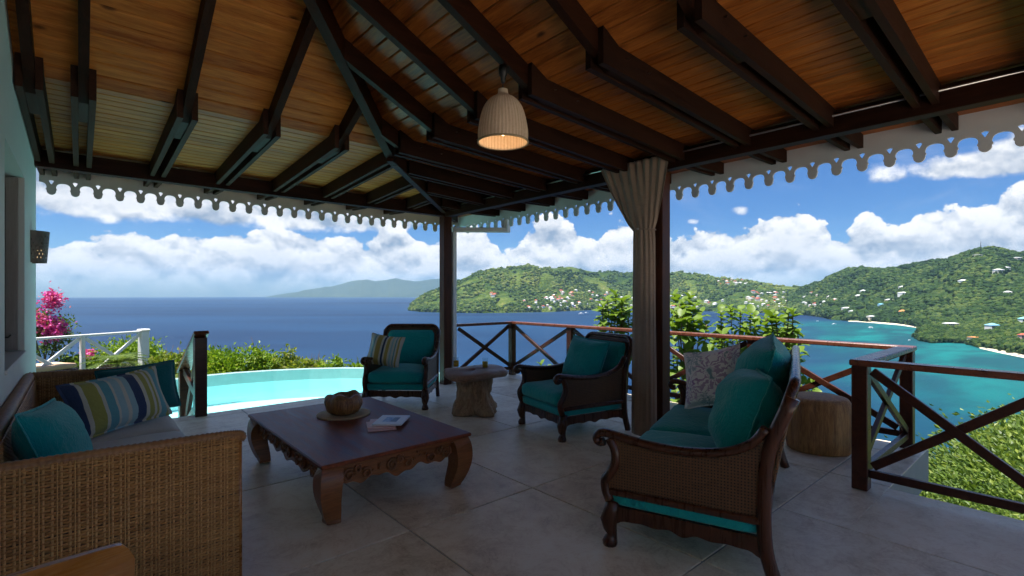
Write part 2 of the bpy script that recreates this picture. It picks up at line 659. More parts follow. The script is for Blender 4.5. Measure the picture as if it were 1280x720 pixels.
plain('house_blue', (0.35, 0.55, 0.68), 0.7, 0.2, 0.05, 0.2)
plain('roof_red', (0.42, 0.10, 0.06), 0.7, 0.2, 0.1, 0.2, random_v=0.15)
plain('roof_grey', (0.50, 0.50, 0.50), 0.6, 0.2, 0.08, 0.2, random_v=0.2)
plain('roof_blue', (0.22, 0.50, 0.68), 0.5, 0.3, 0.06, 0.2)
plain('roof_turquoise', (0.25, 0.62, 0.62), 0.5, 0.3, 0.06, 0.2)
plain('roof_orange', (0.60, 0.25, 0.09), 0.7, 0.2, 0.1, 0.2)
plain('roof_white', (0.78, 0.78, 0.77), 0.5, 0.3, 0.05, 0.2)
plain('window_dark', (0.03, 0.04, 0.05), 0.15, 0.6, 0.1)
plain('bark', (0.16, 0.11, 0.07), 0.85, 0.15, 0.3, 15, bstr=0.8, bscale=30)
plain('soil', (0.13, 0.10, 0.06), 0.95, 0.1, 0.3, 3)
plain('pot_dark', (0.09, 0.07, 0.055), 0.7, 0.3, 0.2)


def concrete_floor():
    m, nt, b = material('stained_concrete')
    co = coords(nt)
    r = obj_random(nt)
    off = comb(nt, r * 13.0, r * 29.0, 0.0)
    va = nt.nodes.new('ShaderNodeVectorMath')
    nt.links.new(co, va.inputs[0])
    nt.links.new(off, va.inputs[1])
    v = va.outputs[0]
    a = tex_noise(nt, v, 1.7, 6, 0.62, 0.6)
    c = tex_noise(nt, v, 7.0, 6, 0.65, 0.3)
    d = tex_noise(nt, v, 55, 4, 0.6)
    st = tex_noise(nt, v, 3.1, 7, 0.7, 1.6)
    f = ((a - 0.5) * 1.3 + (c - 0.5) * 1.0 + (d - 0.5) * 0.5 + (st - 0.5).abs().smooth(0.0, 0.05, -0.16, 0.0) + 0.55 + (r - 0.5) * 0.22).clamp()
    col = ramp(nt, f, [(0.0, (0.44, 0.31, 0.185)), (0.30, (0.67, 0.535, 0.365)), (0.62, (0.83, 0.715, 0.535)), (1.0, (0.89, 0.81, 0.66))])
    setp(nt, b, color=col, rough=(c - 0.5) * 0.35 + 0.42, spec=0.35, normal=bump(nt, c * 0.6 + d * 0.4, 0.06, 0.01))


concrete_floor()


def fabric(name, col, scale=700, fold=0.0, rough=0.85, sheen=0.25, dark=0.75):
    m, nt, b = material(name)
    co = coords(nt)
    big = tex_noise(nt, co, 3.5, 4, 0.55, 0.4)
    fine = tex_noise(nt, co, 130, 2, 0.6)
    wr = tex_noise(nt, mapping(nt, co, scale=(1, 1, 2.2)), 7, 3, 0.5, 1.2)
    f = ((big - 0.5) * 0.9 + (fine - 0.5) * 0.5 + 0.5).clamp()
    c = mixc(nt, f, tuple(x * dark for x in col), tuple(min(1, x * 1.12) for x in col))
    cre = tex_noise(nt, mapping(nt, co, scale=(1.6, 1.6, 0.7)), 4.5, 3, 0.5, 2.2)
    ridge = (cre - 0.5).abs().smooth(0.0, 0.09, 1.0, 0.0)
    setp(nt, b, color=c, rough=rough, spec=0.2, sheen=sheen, normal=bump(nt, wr * 1.0 + fine * 0.06 + ridge * fold * 1.6, 0.30 + fold, 0.02))
    return m


fabric('teal_fabric', (0.004, 0.33, 0.31), fold=0.15)
fabric('teal_dark_fabric', (0.008, 0.15, 0.16), fold=0.1)
fabric('grey_fabric', (0.66, 0.60, 0.54))
fabric('curtain_fabric', (0.36, 0.255, 0.185), fold=0.0)
fabric('cream_fabric', (0.62, 0.56, 0.46))


def striped(name, stops, axis, rough=0.9):
    m, nt, b = material(name)
    co = coords(nt)
    ax = xyz(nt, co)[axis]
    w = (tex_noise(nt, co, 6, 2, 0.5) - 0.5) * 0.015
    col = ramp(nt, ax + 0.5 + w, stops, 'CONSTANT')
    fine = tex_noise(nt, co, 160, 2, 0.6)
    col2 = mixc(nt, (fine - 0.35) * 0.5, col, (0.25, 0.23, 0.2))
    wr = tex_noise(nt, co, 8, 3, 0.5, 0.8)
    setp(nt, b, color=col2, rough=rough, spec=0.15, sheen=0.2, normal=bump(nt, wr + fine * 0.05, 0.3, 0.02))


navy, olive, cream = (0.022, 0.045, 0.115), (0.36, 0.33, 0.075), (0.60, 0.56, 0.45)
aqua, sky_b, gold = (0.12, 0.34, 0.37), (0.32, 0.48, 0.50), (0.42, 0.31, 0.075)
# the pillow's own width runs from -0.5 to 0.5 in object space (objects are scaled)
striped('stripe_sofa', [(0.0, navy), (0.10, cream), (0.135, olive), (0.25, cream), (0.28, aqua), (0.36, cream), (0.385, sky_b), (0.46, cream),
                        (0.50, sky_b), (0.56, navy), (0.66, cream), (0.70, olive), (0.76, cream), (0.79, olive), (0.82, cream), (0.85, aqua), (0.93, olive), (0.97, cream)], 0)
striped('stripe_chair', [(0.0, cream), (0.13, sky_b), (0.17, aqua), (0.20, cream), (0.26, gold), (0.40, cream), (0.46, navy), (0.52, cream),
                         (0.57, gold), (0.66, cream), (0.71, sky_b), (0.76, cream), (0.81, aqua), (0.84, cream), (0.88, gold), (0.92, cream)], 0)


def floral():
    m, nt, b = material('floral_fabric')
    co = coords(nt)
    x, y, z = xyz(nt, co)
    base = (0.90, 0.82, 0.76)
    col = mixc(nt, tex_noise(nt, co, 3, 3), base, (0.92, 0.87, 0.84))
    wv_ = tex_noise(nt, co, 5.0, 3, 0.6, color=True)
    wx, wy, wz = xyz(nt, wv_)
    for (cx, cz, rad, k, c, ph) in [(0.10, 0.05, 0.36, 13, (0.33, 0.11, 0.30), 0.0), (-0.30, -0.20, 0.24, 11, (0.38, 0.16, 0.36), 0.7), (0.32, -0.34, 0.20, 11, (0.28, 0.10, 0.34), 1.9),
                                (-0.28, 0.30, 0.22, 9, (0.16, 0.30, 0.34), 0.3), (0.36, 0.36, 0.18, 9, (0.38, 0.14, 0.34), 2.2), (-0.02, -0.42, 0.17, 9, (0.22, 0.30, 0.32), 2.2)]:
        ddx, ddz = x - cx + (wx - 0.5) * 0.42, z - cz + (wz - 0.5) * 0.42
        rr = (ddx * ddx + ddz * ddz)._m('SQRT', ddx * ddx + ddz * ddz)
        an = ddx._m('ARCTAN2', ddz, ddx)
        pet = (an * (k / 2.0) + ph).sin().abs()
        edge = rr / rad
        msk = (pet * 0.9 + 0.15 - edge).smooth(0.0, 0.2) * pet.smooth(0.45, 0.8) * edge.smooth(0.12, 0.35)
        col = mixc(nt, msk * 0.62, col, c)
        col = mixc(nt, rr.smooth(rad * 0.08, rad * 0.22, 0.8, 0.0), col, (0.10, 0.27, 0.27))
    fine = tex_noise(nt, co, 160, 2, 0.6)
    wr = tex_noise(nt, co, 6, 3, 0.5, 0.8)
    setp(nt, b, color=col, rough=0.9, spec=0.15, normal=bump(nt, wr + fine * 0.05, 0.3, 0.02))


floral()


def cane():
    m, nt, b = material('cane_weave')
    co = coords(nt)
    x, y, z = xyz(nt, co)
    k = 2 * math.pi / 0.0165
    gx = ((x + y) * k).sin()
    gz = (z * k).sin()
    hole = (gx.smooth(0.05, 0.45) * gz.smooth(0.05, 0.45))
    n = tex_noise(nt, co, 40, 3)
    col = mixc(nt, n, (0.075, 0.032, 0.013), (0.19, 0.092, 0.038))
    col = mixc(nt, hole, col, (0.012, 0.007, 0.005))
    h = 1.0 - hole
    setp(nt, b, color=col, rough=0.5, spec=0.4, normal=bump(nt, h, 0.8, 0.004))


cane()


def strand(name, light, dark, rough=0.5):
    m, nt, b = material(name)
    co = coords(nt)
    n = tex_noise(nt, mapping(nt, co, scale=(1.0, 1.0, 9.0)), 4, 4, 0.6)
    n2 = tex_noise(nt, mapping(nt, co, scale=(1, 1, 14)), 14, 3, 0.65)
    n3 = tex_noise(nt, co, 220, 2, 0.6)
    f = ((n - 0.5) * 1.3 + (n2 - 0.5) * 1.2 + (n3 - 0.5) * 0.5 + 0.48).clamp()
    setp(nt, b, color=mixc(nt, f, dark, light), rough=rough, spec=0.4, normal=bump(nt, n3, 0.2, 0.002))


strand('wicker_strand', (0.62, 0.31, 0.095), (0.25, 0.105, 0.028))
strand('wicker_stake', (0.70, 0.40, 0.15), (0.42, 0.20, 0.065))
strand('wicker_rim', (0.46, 0.23, 0.09), (0.20, 0.085, 0.032))
strand('wicker_dark', (0.17, 0.095, 0.055), (0.06, 0.03, 0.018))


def shade_weave():
    m, nt, b = material('shade_weave')
    uv = coords(nt, 'Object')
    x, y, z = xyz(nt, uv)
    an = x._m('ARCTAN2', y, x)
    st = (an * 44.0).sin()
    ro = (z * 820.0).sin()
    n = tex_noise(nt, uv, 60, 3)
    n2 = tex_noise(nt, comb(nt, an * 6.0, 0.0, z * 2.0), 4.0, 2)
    f = (st * 0.22 + ro * 0.16 + (n - 0.5) * 0.5 + (n2 - 0.5) * 0.9 + 0.5).clamp()
    col = mixc(nt, f, (0.55, 0.36, 0.22), (0.86, 0.68, 0.50))
    nt.nodes.remove(b)
    d = nt.nodes.new('ShaderNodeBsdfDiffuse')
    t = nt.nodes.new('ShaderNodeBsdfTranslucent')
    mx = nt.nodes.new('ShaderNodeMixShader')
    mx.inputs[0].default_value = 0.13
    nt.links.new(col, d.inputs[0])
    nt.links.new(col, t.inputs[0])
    nt.links.new(bump(nt, st * 0.5 + ro * 0.5, 0.5, 0.003), d.inputs['Normal'])
    nt.links.new(d.outputs[0], mx.inputs[1])
    nt.links.new(t.outputs[0], mx.inputs[2])
    nt.links.new(mx.outputs[0], nt.nodes['Material Output'].inputs[0])


shade_weave()


def glow(name, col, strength):
    m, nt, b = material(name)
    setp(nt, b, color=(0.9, 0.8, 0.6), emit=col, emits=strength, rough=0.4)


glow('bulb_glow', (1.0, 0.66, 0.28), 1.6)
glow('candle_glow', (1.0, 0.62, 0.28), 0.35)


def glassy(name, tint, gloss=0.06):
    m, nt, b = material(name)
    nt.nodes.remove(b)
    t = nt.nodes.new('ShaderNodeBsdfTransparent')
    t.inputs[0].default_value = (*tint, 1)
    g = nt.nodes.new('ShaderNodeBsdfGlossy')
    g.inputs['Roughness'].default_value = 0.03
    fr = nt.nodes.new('ShaderNodeFresnel')
    fr.inputs[0].default_value = 1.45
    mx = nt.nodes.new('ShaderNodeMixShader')
    bf = S(nt, nt.nodes.new('ShaderNodeNewGeometry').outputs['Backfacing'])
    nt.links.new((S(nt, fr.outputs[0]) * (1.0 - bf)).s, mx.inputs[0])
    nt.links.new(t.outputs[0], mx.inputs[1])
    nt.links.new(g.outputs[0], mx.inputs[2])
    nt.links.new(mx.outputs[0], nt.nodes['Material Output'].inputs[0])
    return m, nt, g, fr


glassy('clear_glass', (0.93, 0.95, 0.95))
m_, nt_, g_, f_ = glassy('pool_water', (0.76, 1.0, 0.985))
f_.inputs[0].default_value = 1.12
h_ = tex_noise(nt_, coords(nt_), 5.5, 3, 0.5, 0.5)
nrm_ = bump(nt_, h_, 0.22, 0.05)
nt_.links.new(nrm_, g_.inputs['Normal'])
nt_.links.new(nrm_, f_.inputs['Normal'])
m_, nt_, b_ = material('juice')
setp(nt_, b_, color=mixc(nt_, tex_noise(nt_, coords(nt_), 30), (0.85, 0.42, 0.02), (0.9, 0.52, 0.04)), rough=0.3, spec=0.3)


def pool_tile():
    m, nt, b = material('pool_plaster')
    co = coords(nt)
    n = tex_noise(nt, co, 2.2, 4, 0.6)
    ca = tex_voronoi(nt, mapping(nt, co, scale=(1, 1, 1)), 5.0, 'SMOOTH_F1')
    col = mixc(nt, n, (0.50, 0.88, 0.89), (0.70, 0.94, 0.94))
    setp(nt, b, color=col, rough=0.6, spec=0.3)


pool_tile()


def leaf(name, a, b_col, c_col=None, trans=0.35, rough=0.45, scale=1.6):
    m, nt, b = material(name)
    nt.nodes.remove(b)
    co = coords(nt)
    isl = nt.nodes.new('ShaderNodeNewGeometry').outputs['Random Per Island']
    f = ((S(nt, isl) - 0.5) * 0.9 + (tex_noise(nt, co, scale, 3, 0.6) - 0.5) * 1.3 + 0.5).clamp()
    stops = [(0.0, a), (1.0, b_col)] if c_col is None else [(0.0, a), (0.6, b_col), (1.0, c_col)]
    col = ramp(nt, f, stops)
    p = nt.nodes.new('ShaderNodeBsdfPrincipled')
    nt.links.new(col, p.inputs['Base Color'])
    p.inputs['Roughness'].default_value = rough
    p.inputs['Specular IOR Level'].default_value = 0.3
    t = nt.nodes.new('ShaderNodeBsdfTranslucent')
    tc = mixc(nt, 1.0, col, (1.25, 1.3, 0.55), 'MULTIPLY')
    nt.links.new(tc, t.inputs[0])
    mx = nt.nodes.new('ShaderNodeMixShader')
    mx.inputs[0].default_value = trans
    nt.links.new(p.outputs[0], mx.inputs[1])
    nt.links.new(t.outputs[0], mx.inputs[2])
    nt.links.new(mx.outputs[0], nt.nodes['Material Output'].inputs[0])


leaf('leaf_big', (0.06, 0.125, 0.018), (0.16, 0.25, 0.035), (0.33, 0.40, 0.07))
leaf('leaf_hedge', (0.07, 0.15, 0.012), (0.19, 0.31, 0.025), (0.36, 0.44, 0.05), scale=2.5)
leaf('leaf_dry', (0.08, 0.135, 0.02), (0.20, 0.26, 0.035), (0.36, 0.36, 0.07), scale=2.5)
leaf('leaf_dark', (0.02, 0.055, 0.012), (0.05, 0.10, 0.02), (0.09, 0.15, 0.03))
leaf('leaf_scrub', (0.05, 0.095, 0.014), (0.12, 0.19, 0.028), (0.26, 0.32, 0.055), scale=0.35)
leaf('leaf_palm', (0.06, 0.11, 0.02), (0.13, 0.20, 0.035), (0.22, 0.27, 0.06))
leaf('petal_pink', (0.55, 0.045, 0.30), (0.75, 0.10, 0.45), (0.80, 0.28, 0.50), trans=0.3)


def land(name, cols, scale, bstr, detail=8):
    m, nt, b = material(name)
    co = coords(nt)
    n = tex_noise(nt, co, scale, detail, 0.62)
    big = tex_noise(nt, co, scale * 0.13, 4, 0.55)
    vor = tex_voronoi(nt, co, scale * 2.2)
    f = ((n - 0.5) * 0.9 + (big - 0.5) * 1.7 + (vor - 0.4) * -0.35 + 0.5).clamp()
    col = ramp(nt, f, cols)
    setp(nt, b, color=col, rough=0.95, spec=0.05, normal=bump(nt, n * 1.0 + vor * -0.6, bstr, 12.0))


land('hill_far', [(0.0, (0.016, 0.036, 0.008)), (0.35, (0.038, 0.070, 0.013)), (0.62, (0.085, 0.120, 0.022)), (0.85, (0.15, 0.165, 0.04)), (1.0, (0.24, 0.20, 0.09))], 0.028, 0.9)
land('hill_near', [(0.0, (0.010, 0.024, 0.007)), (0.45, (0.028, 0.056, 0.012)), (0.75, (0.065, 0.095, 0.022)), (1.0, (0.22, 0.18, 0.085))], 0.05, 0.9)
land('island_far', [(0.0, (0.03, 0.05, 0.03)), (1.0, (0.07, 0.09, 0.05))], 0.002, 0.3)
land('near_ground', [(0.0, (0.03, 0.05, 0.015)), (0.6, (0.07, 0.10, 0.03)), (1.0, (0.14, 0.13, 0.06))], 0.8, 0.3)


def forest_mat(name, a, b_col, c_col, big=0.004):
    m, nt, b = material(name)
    co = coords(nt)
    isl = S(nt, nt.nodes.new('ShaderNodeNewGeometry').outputs['Random Per Island'])
    bg_ = tex_noise(nt, co, big, 4, 0.6)
    f = ((isl - 0.5) * 0.75 + (bg_ - 0.5) * 1.9 + 0.5).clamp()
    n = tex_noise(nt, co, 0.6, 4, 0.7)
    setp(nt, b, color=ramp(nt, f, [(0.0, a), (0.55, b_col), (1.0, c_col)]), rough=0.9, spec=0.08, normal=bump(nt, n, 1.0, 2.0))


forest_mat('forest_far', (0.013, 0.031, 0.008), (0.056, 0.096, 0.019), (0.145, 0.170, 0.040), 0.0026)
forest_mat('forest_near', (0.008, 0.021, 0.006), (0.032, 0.065, 0.015), (0.088, 0.120, 0.028), 0.006)


def sea_mat():
    m, nt, b = material('sea_water')
    co = coords(nt)
    x, y, z = xyz(nt, co)
    # the shallow bay lies off the right-hand shore: sandy bottom shows through as turquoise
    f = x * FWD.x + y * FWD.y
    r = x * RGT.x + y * RGT.y
    warp = (tex_noise(nt, co, 0.0022, 3, 0.55) - 0.5) * 420.0
    q = r - f * 0.52 + warp * 0.45
    near = f.smooth(1250.0, 1800.0, 1.0, 0.0)
    shallow = q.smooth(-60.0, 260.0) * near
    brightp = tex_noise(nt, mapping(nt, co, rot=(0, 0, HEAD), scale=(1.0, 2.2, 1.0)), 0.0042, 4, 0.55, 0.5)
    vivid = (shallow * brightp.smooth(0.40, 0.66) * f.smooth(260.0, 560.0, 0.25, 1.0)).clamp()
    weed = tex_noise(nt, mapping(nt, co, rot=(0, 0, HEAD), scale=(1, 2.6, 1)), 0.006, 4, 0.6, 0.8).smooth(0.50, 0.62)
    big = tex_noise(nt, comb(nt, r * 0.22, f, 0.0), 0.0011, 6, 0.68, 0.4)
    deep = mixc(nt, big.smooth(0.3, 0.7), (0.002, 0.015, 0.050), (0.009, 0.046, 0.112))
    mid = mixc(nt, shallow, deep, (0.003, 0.060, 0.074))
    col = mixc(nt, vivid, mid, (0.003, 0.155, 0.145))
    col = mixc(nt, weed * shallow * 0.6, col, (0.003, 0.050, 0.062))
    w1 = tex_noise(nt, mapping(nt, co, rot=(0, 0, R(20)), scale=(1, 2.2, 1)), 0.11, 6, 0.65, 0.3)
    w2 = tex_noise(nt, mapping(nt, co, rot=(0, 0, R(20)), scale=(1, 3, 1)), 0.012, 4, 0.6)
    nrm = bump(nt, w1 * 1.0 + w2 * 2.0, 0.55, 1.5)
    nt.nodes.remove(b)
    df = nt.nodes.new('ShaderNodeBsdfDiffuse')
    nt.links.new(col, df.inputs[0])
    nt.links.new(nrm, df.inputs['Normal'])
    gl = nt.nodes.new('ShaderNodeBsdfGlossy')
    gl.inputs['Roughness'].default_value = 0.28
    nt.links.new(nrm, gl.inputs['Normal'])
    fr = nt.nodes.new('ShaderNodeFresnel')
    fr.inputs[0].default_value = 1.33
    # a wind-ruffled sea turns few facets to grazing, so its reflectance stays low even far out
    fac = (S(nt, fr.outputs[0]) * 0.30).min(0.14)
    mx = nt.nodes.new('ShaderNodeMixShader')
    nt.links.new(fac.s, mx.inputs[0])
    nt.links.new(df.outputs[0], mx.inputs[1])
    nt.links.new(gl.outputs[0], mx.inputs[2])
    nt.links.new(mx.outputs[0], nt.nodes['Material Output'].inputs[0])


sea_mat()


# ------------------------------------------------------------------ sea, islands, hills
SEA_Z = -85.0


def bearing(px):
    """tangent of the bearing from the terrace axis (survey stations along the shore)"""
    return (np.asarray(px, float) - 640) / 620


def station(px, depth, z):
    t = bearing(px)
    return np.stack([FWD.x * depth + RGT.x * t * depth, FWD.y * depth + RGT.y * t * depth, z], -1)


def sea_depth(y):
    return (EYE - SEA_Z) * 620 / (np.asarray(y, float) - 368)


ring = [0, 40, 120, 300, 600, 1000, 1600, 2600, 4200, 7000, 11000, 17900]
mb = MB()
nseg = 96
for i, r_ in enumerate(ring):
    for k in range(nseg):
        a_ = 2 * math.pi * k / nseg
        mb.v.append((r_ * math.cos(a_) if i else 0.001 * math.cos(a_), r_ * math.sin(a_) if i else 0.001 * math.sin(a_), SEA_Z))
for i in range(len(ring) - 1):
    for k in range(nseg):
        k2 = (k + 1) % nseg
        mb.f.append((i * nseg + k, (i + 1) * nseg + k, (i + 1) * nseg + k2, i * nseg + k2))
        mb.mi.append(0)
        mb.sm.append(False)
mb.build('sea', 'sea_water', kind='structure', label='deep blue sea turning turquoise in the bay')


class Hill:
    """a stretch of coast: shore distance and ridge line given at survey stations"""
    def __init__(self, shore, ridge, seed, rough=0.12, power=0.85):
        self.sp, self.sd = np.array([p for p, _ in shore], float), sea_depth([y for _, y in shore])
        self.rp = np.array([p for p, _, _ in ridge], float)
        self.rd = np.array([d for _, _, d in ridge], float)
        self.rz = EYE + (368 - np.array([y for _, y, _ in ridge], float)) / 620 * self.rd
        self.seed, self.rough, self.power = seed, rough, power
        self.p0, self.p1 = self.sp[0], self.sp[-1]

    def at(self, px, t):
        d0 = np.interp(px, self.sp, self.sd)
        d1 = np.interp(px, self.rp, self.rd)
        z1 = np.interp(px, self.rp, self.rz) - SEA_Z
        d = d0 + (d1 - d0) * t
        tc = np.clip(t, 0, 1)
        g = tc ** self.power * (1 - 0.10 * np.sin(tc * math.pi * 2) * 0.8)
        g = np.where(t > 1, 1 - (t - 1) * 1.3, g)
        n = np_noise(px / 46.0, t * 3.2, self.seed, 5, 1.0, 0.55)
        n2 = np_noise(px / 9.0, t * 14, self.seed + 5, 3, 1.0, 0.5)
        z = z1 * (g + n * self.rough * np.sin(np.clip(t, 0, 1.2) / 1.2 * math.pi) * 1.5) + n2 * 0.012 * z1 * np.clip(t * 5, 0, 1)
        cliff = np.clip(t / 0.02, 0, 1) * np.minimum(7.0, z1 * 0.25)
        return station(px, d, SEA_Z - 1.5 + cliff + np.maximum(z, 0)), d

    def build(self, name, mat, nu, nv, label):
        px = np.linspace(self.p0, self.p1, nu)
        t = np.concatenate([np.linspace(0, 0.06, 6)[:-1], np.linspace(0.06, 1.25, nv - 5)])
        P, T = np.meshgrid(px, t)
        V, _ = self.at(P, T)
        V = V.reshape(-1, 3)
        idx = np.arange(nu * nv).reshape(nv, nu)
        F = np.stack([idx[:-1, :-1], idx[:-1, 1:], idx[1:, 1:], idx[1:, :-1]], -1).reshape(-1, 4)
        return link(name, np_mesh(name, V, F, mat, smooth=True), kind='structure', label=label)


headland = Hill(
    [(511, 388), (525, 390), (560, 391), (600, 391.5), (640, 391), (690, 390), (730, 388), (770, 386.5), (830, 387), (880, 389), (940, 391), (1000, 392), (1045, 391), (1090, 389)],
    [(511, 386.0, 2750), (518, 379, 2800), (530, 370, 2850), (548, 361, 2950), (575, 349.5, 3050), (600, 339, 3100), (615, 337, 3150), (640, 336, 3250), (660, 332.0, 3300), (675, 338, 3400),
     (690, 337, 3500), (715, 334.5, 3550), (740, 339, 3600), (760, 340, 3700), (785, 344, 3700), (835, 343, 3600), (845, 340.5, 3600), (870, 347, 3500), (900, 350, 3400),
     (925, 352, 3300), (950, 356, 3200), (1000, 361.5, 3000), (1045, 365, 2900), (1090, 368, 2900)], 3, 0.13, 0.9)
headland.build('headland', 'hill_far', 300, 90, 'long green headland with the village across the bay')
hillside = Hill(
    [(985, 393), (1005, 394), (1025, 396.5), (1040, 400), (1070, 402), (1100, 404), (1125, 406), (1143, 409), (1165, 412), (1200, 415), (1240, 418), (1290, 422), (1340, 427), (1420, 435)],
    [(985, 369, 2700), (1000, 364, 2600), (1020, 355, 2500), (1040, 347, 2400), (1060, 340, 2350), (1075, 338, 2300), (1100, 339.5, 2250), (1125, 337, 2150), (1150, 332, 2100), (1180, 325.5, 2000), (1200, 319, 1950),
     (1222, 314, 1900), (1240, 315, 1900), (1262, 319.5, 1850), (1285, 320, 1800), (1340, 322, 1700), (1420, 330, 1600)], 8, 0.12, 0.95)
point = Hill(
    [(1143, 421), (1150, 426.5), (1165, 429), (1185, 428.5), (1205, 429.5), (1225, 435), (1255, 441), (1290, 448), (1340, 462), (1420, 478)],
    [(1143, 419.5, 1010), (1150, 411, 1030), (1165, 408.5, 1050), (1185, 407, 1060), (1205, 409, 1060), (1225, 407, 1060), (1255, 401, 1060), (1290, 396, 1050), (1340, 395, 1000), (1420, 400, 950)], 18, 0.10, 0.62)
point.build('wooded_point', 'hill_near', 160, 50, 'low wooded point reaching into the turquoise bay')
hillside.build('hillside', 'hill_near', 300, 110, 'big wooded hillside falling to the turquoise bay')

ir = [(330, 371.5), (345, 368.5), (365, 366), (385, 362), (405, 359), (420, 356.5), (440, 351.5), (458, 349.5), (470, 351.5), (482, 350), (495, 348), (505, 349.5), (520, 352), (532, 350.5), (548, 348), (562, 346.5), (580, 350), (610, 358), (650, 372)]
px = np.linspace(330, 650, 240)
ridge_y = np.interp(px, [a for a, _ in ir], [b for _, b in ir])
zz = EYE + (368 - ridge_y) / 620 * 15800 + np_noise(px / 7.0, px * 0, 4, 4) * 26 * np.clip((371 - ridge_y) / 8, 0, 1)
rows = []
for d_, k_, nz in [(14300, 0.0, 0), (14700, 0.30, 60), (15200, 0.62, 70), (15600, 0.9, 30), (15800, 1.0, 0), (16800, 0.0, 0)]:
    z_ = SEA_Z - 2 + (zz - SEA_Z) * k_ + np_noise(px / 12.0, px * 0 + d_, 9, 4) * nz * np.clip((371 - ridge_y) / 12, 0, 1)
    rows.append(station(px, np.full_like(px, d_), z_))
V = np.array(rows).reshape(-1, 3)
idx = np.arange(len(V)).reshape(6, 240)
F = np.stack([idx[:-1, :-1], idx[:-1, 1:], idx[1:, 1:], idx[1:, :-1]], -1).reshape(-1, 4)
link('distant_island', np_mesh('distant_island', V, F, 'island_far', smooth=True), kind='structure', label='hazy blue island ridge on the sea horizon')

# trees that clothe the hills: far woods that read as one mass
bm = bmesh.new()
bmesh.ops.create_icosphere(bm, subdivisions=1, radius=1)
ICO_V = np.array([v.co[:] for v in bm.verts])
ICO_F = np.array([[v.index for v in f.verts] for f in bm.faces])
bm.free()


def blobs(pos, size, squash, seed):
    g = np.random.default_rng(seed)
    n = len(pos)
    k = len(ICO_V)
    jit = 1 + g.uniform(-0.28, 0.28, (n, k, 1))
    sc_ = np.stack([size, size, size * squash], -1)[:, None, :]
    V_ = pos[:, None, :] + ICO_V[None] * jit * sc_
    F_ = ICO_F[None] + (np.arange(n) * k)[:, None, None]
    return V_.reshape(-1, 3), F_.reshape(-1, 3)


def forest(hill, name, mat, n, seed, smin, smax, label, tmax=1.0, clearing=0.0):
    g = np.random.default_rng(seed)
    px_ = g.uniform(hill.p0 + 0.5, hill.p1 - 0.5, n)
    t_ = g.uniform(0.015, 1, n) ** 1.15 * tmax
    keep = np_noise(px_ / 18.0, t_ * 6, seed, 4) > -1 + clearing
    px_, t_ = px_[keep], t_[keep]
    pos, d = hill.at(px_, t_)
    size = smin + (smax - smin) * g.uniform(0, 1, len(pos)) ** 1.8 * (0.55 + 0.45 * d / d.mean())
    pos[:, 2] += size * 0.25
    V_, F_ = blobs(pos, size, 0.85, seed)
    link(name, np_mesh(name, V_, F_, mat, smooth=False), kind='stuff', label=label, cat='forest')


forest(headland, 'headland_forest', 'forest_far', 22000, 21, 4, 13, 'scrubby green woods covering the far headland', clearing=0.88)
forest(hillside, 'hillside_forest', 'forest_near', 24000, 22, 3.6, 10.5, 'dense green woods on the hillside above the bay', clearing=0.62)
forest(point, 'point_forest', 'forest_near', 6000, 23, 3.0, 5.5, 'dense low woods on the point', clearing=0.5)


def beach(name, pts, label, up=40):
    """pts: (px, shore y) ; a sand strip that climbs out of the water"""
    p = np.array([a for a, _ in pts], float)
    d = sea_depth([b for _, b in pts])
    px_ = np.linspace(p[0], p[-1], 40)
    dd = np.interp(px_, p, d)
    taper = np.sin(np.linspace(0, 1, 40) * math.pi) ** 0.5
    rows_ = [station(px_, dd - 10 * taper, np.full(40, SEA_Z - 0.3)), station(px_, dd + 6 * taper, np.full(40, SEA_Z + 1.6)),
             station(px_, dd + up * taper, SEA_Z + 1.0 + 2.2 * taper)]
    V_ = np.array(rows_).reshape(-1, 3)
    ix = np.arange(len(V_)).reshape(3, 40)
    F_ = np.stack([ix[:-1, :-1], ix[:-1, 1:], ix[1:, 1:], ix[1:, :-1]], -1).reshape(-1, 4)
    link(name, np_mesh(name, V_, F_, 'sand', smooth=True), kind='structure', label=label)


beach('beach', [(1060, 401.6), (1080, 402.6), (1100, 404.2), (1125, 406.4), (1150, 410.4)], 'pale sand beach curving along the bay', 9)
beach('sandy_shore', [(1224, 435.2), (1245, 439.5), (1265, 443.5), (1300, 451)], 'strip of sand below the wooded point', 6)

# ------------------------------------------------------------------ the hill the terrace stands on
POOL = [(0.15, 7.30), (4.85, 7.30), (5.0, 7.75), (4.93, 8.25), (4.70, 8.75), (4.35, 9.25), (3.9, 9.65), (3.4, 9.97), (2.8, 10.22), (2.2, 10.36), (1.6, 10.36), (1.0, 10.22), (0.5, 9.9), (0.2, 9.45), (0.1, 8.9)]


def smoothstep(a, b, x):
    t = np.clip((x - a) / (b - a), 0, 1)
    return t * t * (3 - 2 * t)


def ground_z(x, y):
    x, y = np.asarray(x, float), np.asarray(y, float)
    flat = -0.42 - 0.50 * np.maximum(0, y - 15.0) - 0.42 * np.maximum(0, x - 1.9) * smoothstep(6.5, 9.0, y)
    side = np.maximum(0, y - 0.05 * x + 0.5)
    knoll = -3.05 - 0.108 * np.maximum(0, x - 6) - 1.0 * side - 0.01 * np.maximum(0, -y)
    z = np.where(x > 5.8, np.minimum(knoll, flat), flat)
    z = np.where((x <= 5.8) & (x > -0.6) & (y < 7.0), -0.6, z)
    inpool = (((x - 2.5) / 2.9) ** 2 + ((y - 8.7) / 2.05) ** 2) < 1
    z = np.where(inpool, np.minimum(z, -2.2), z)
    r = np.hypot(x, y)
    z = z - 0.62 * np.maximum(0, r - 46) + np_noise(x * 0.35, y * 0.35, 5, 4) * 0.25 * smoothstep(7, 12, r)
    return np.maximum(z, SEA_Z - 2)


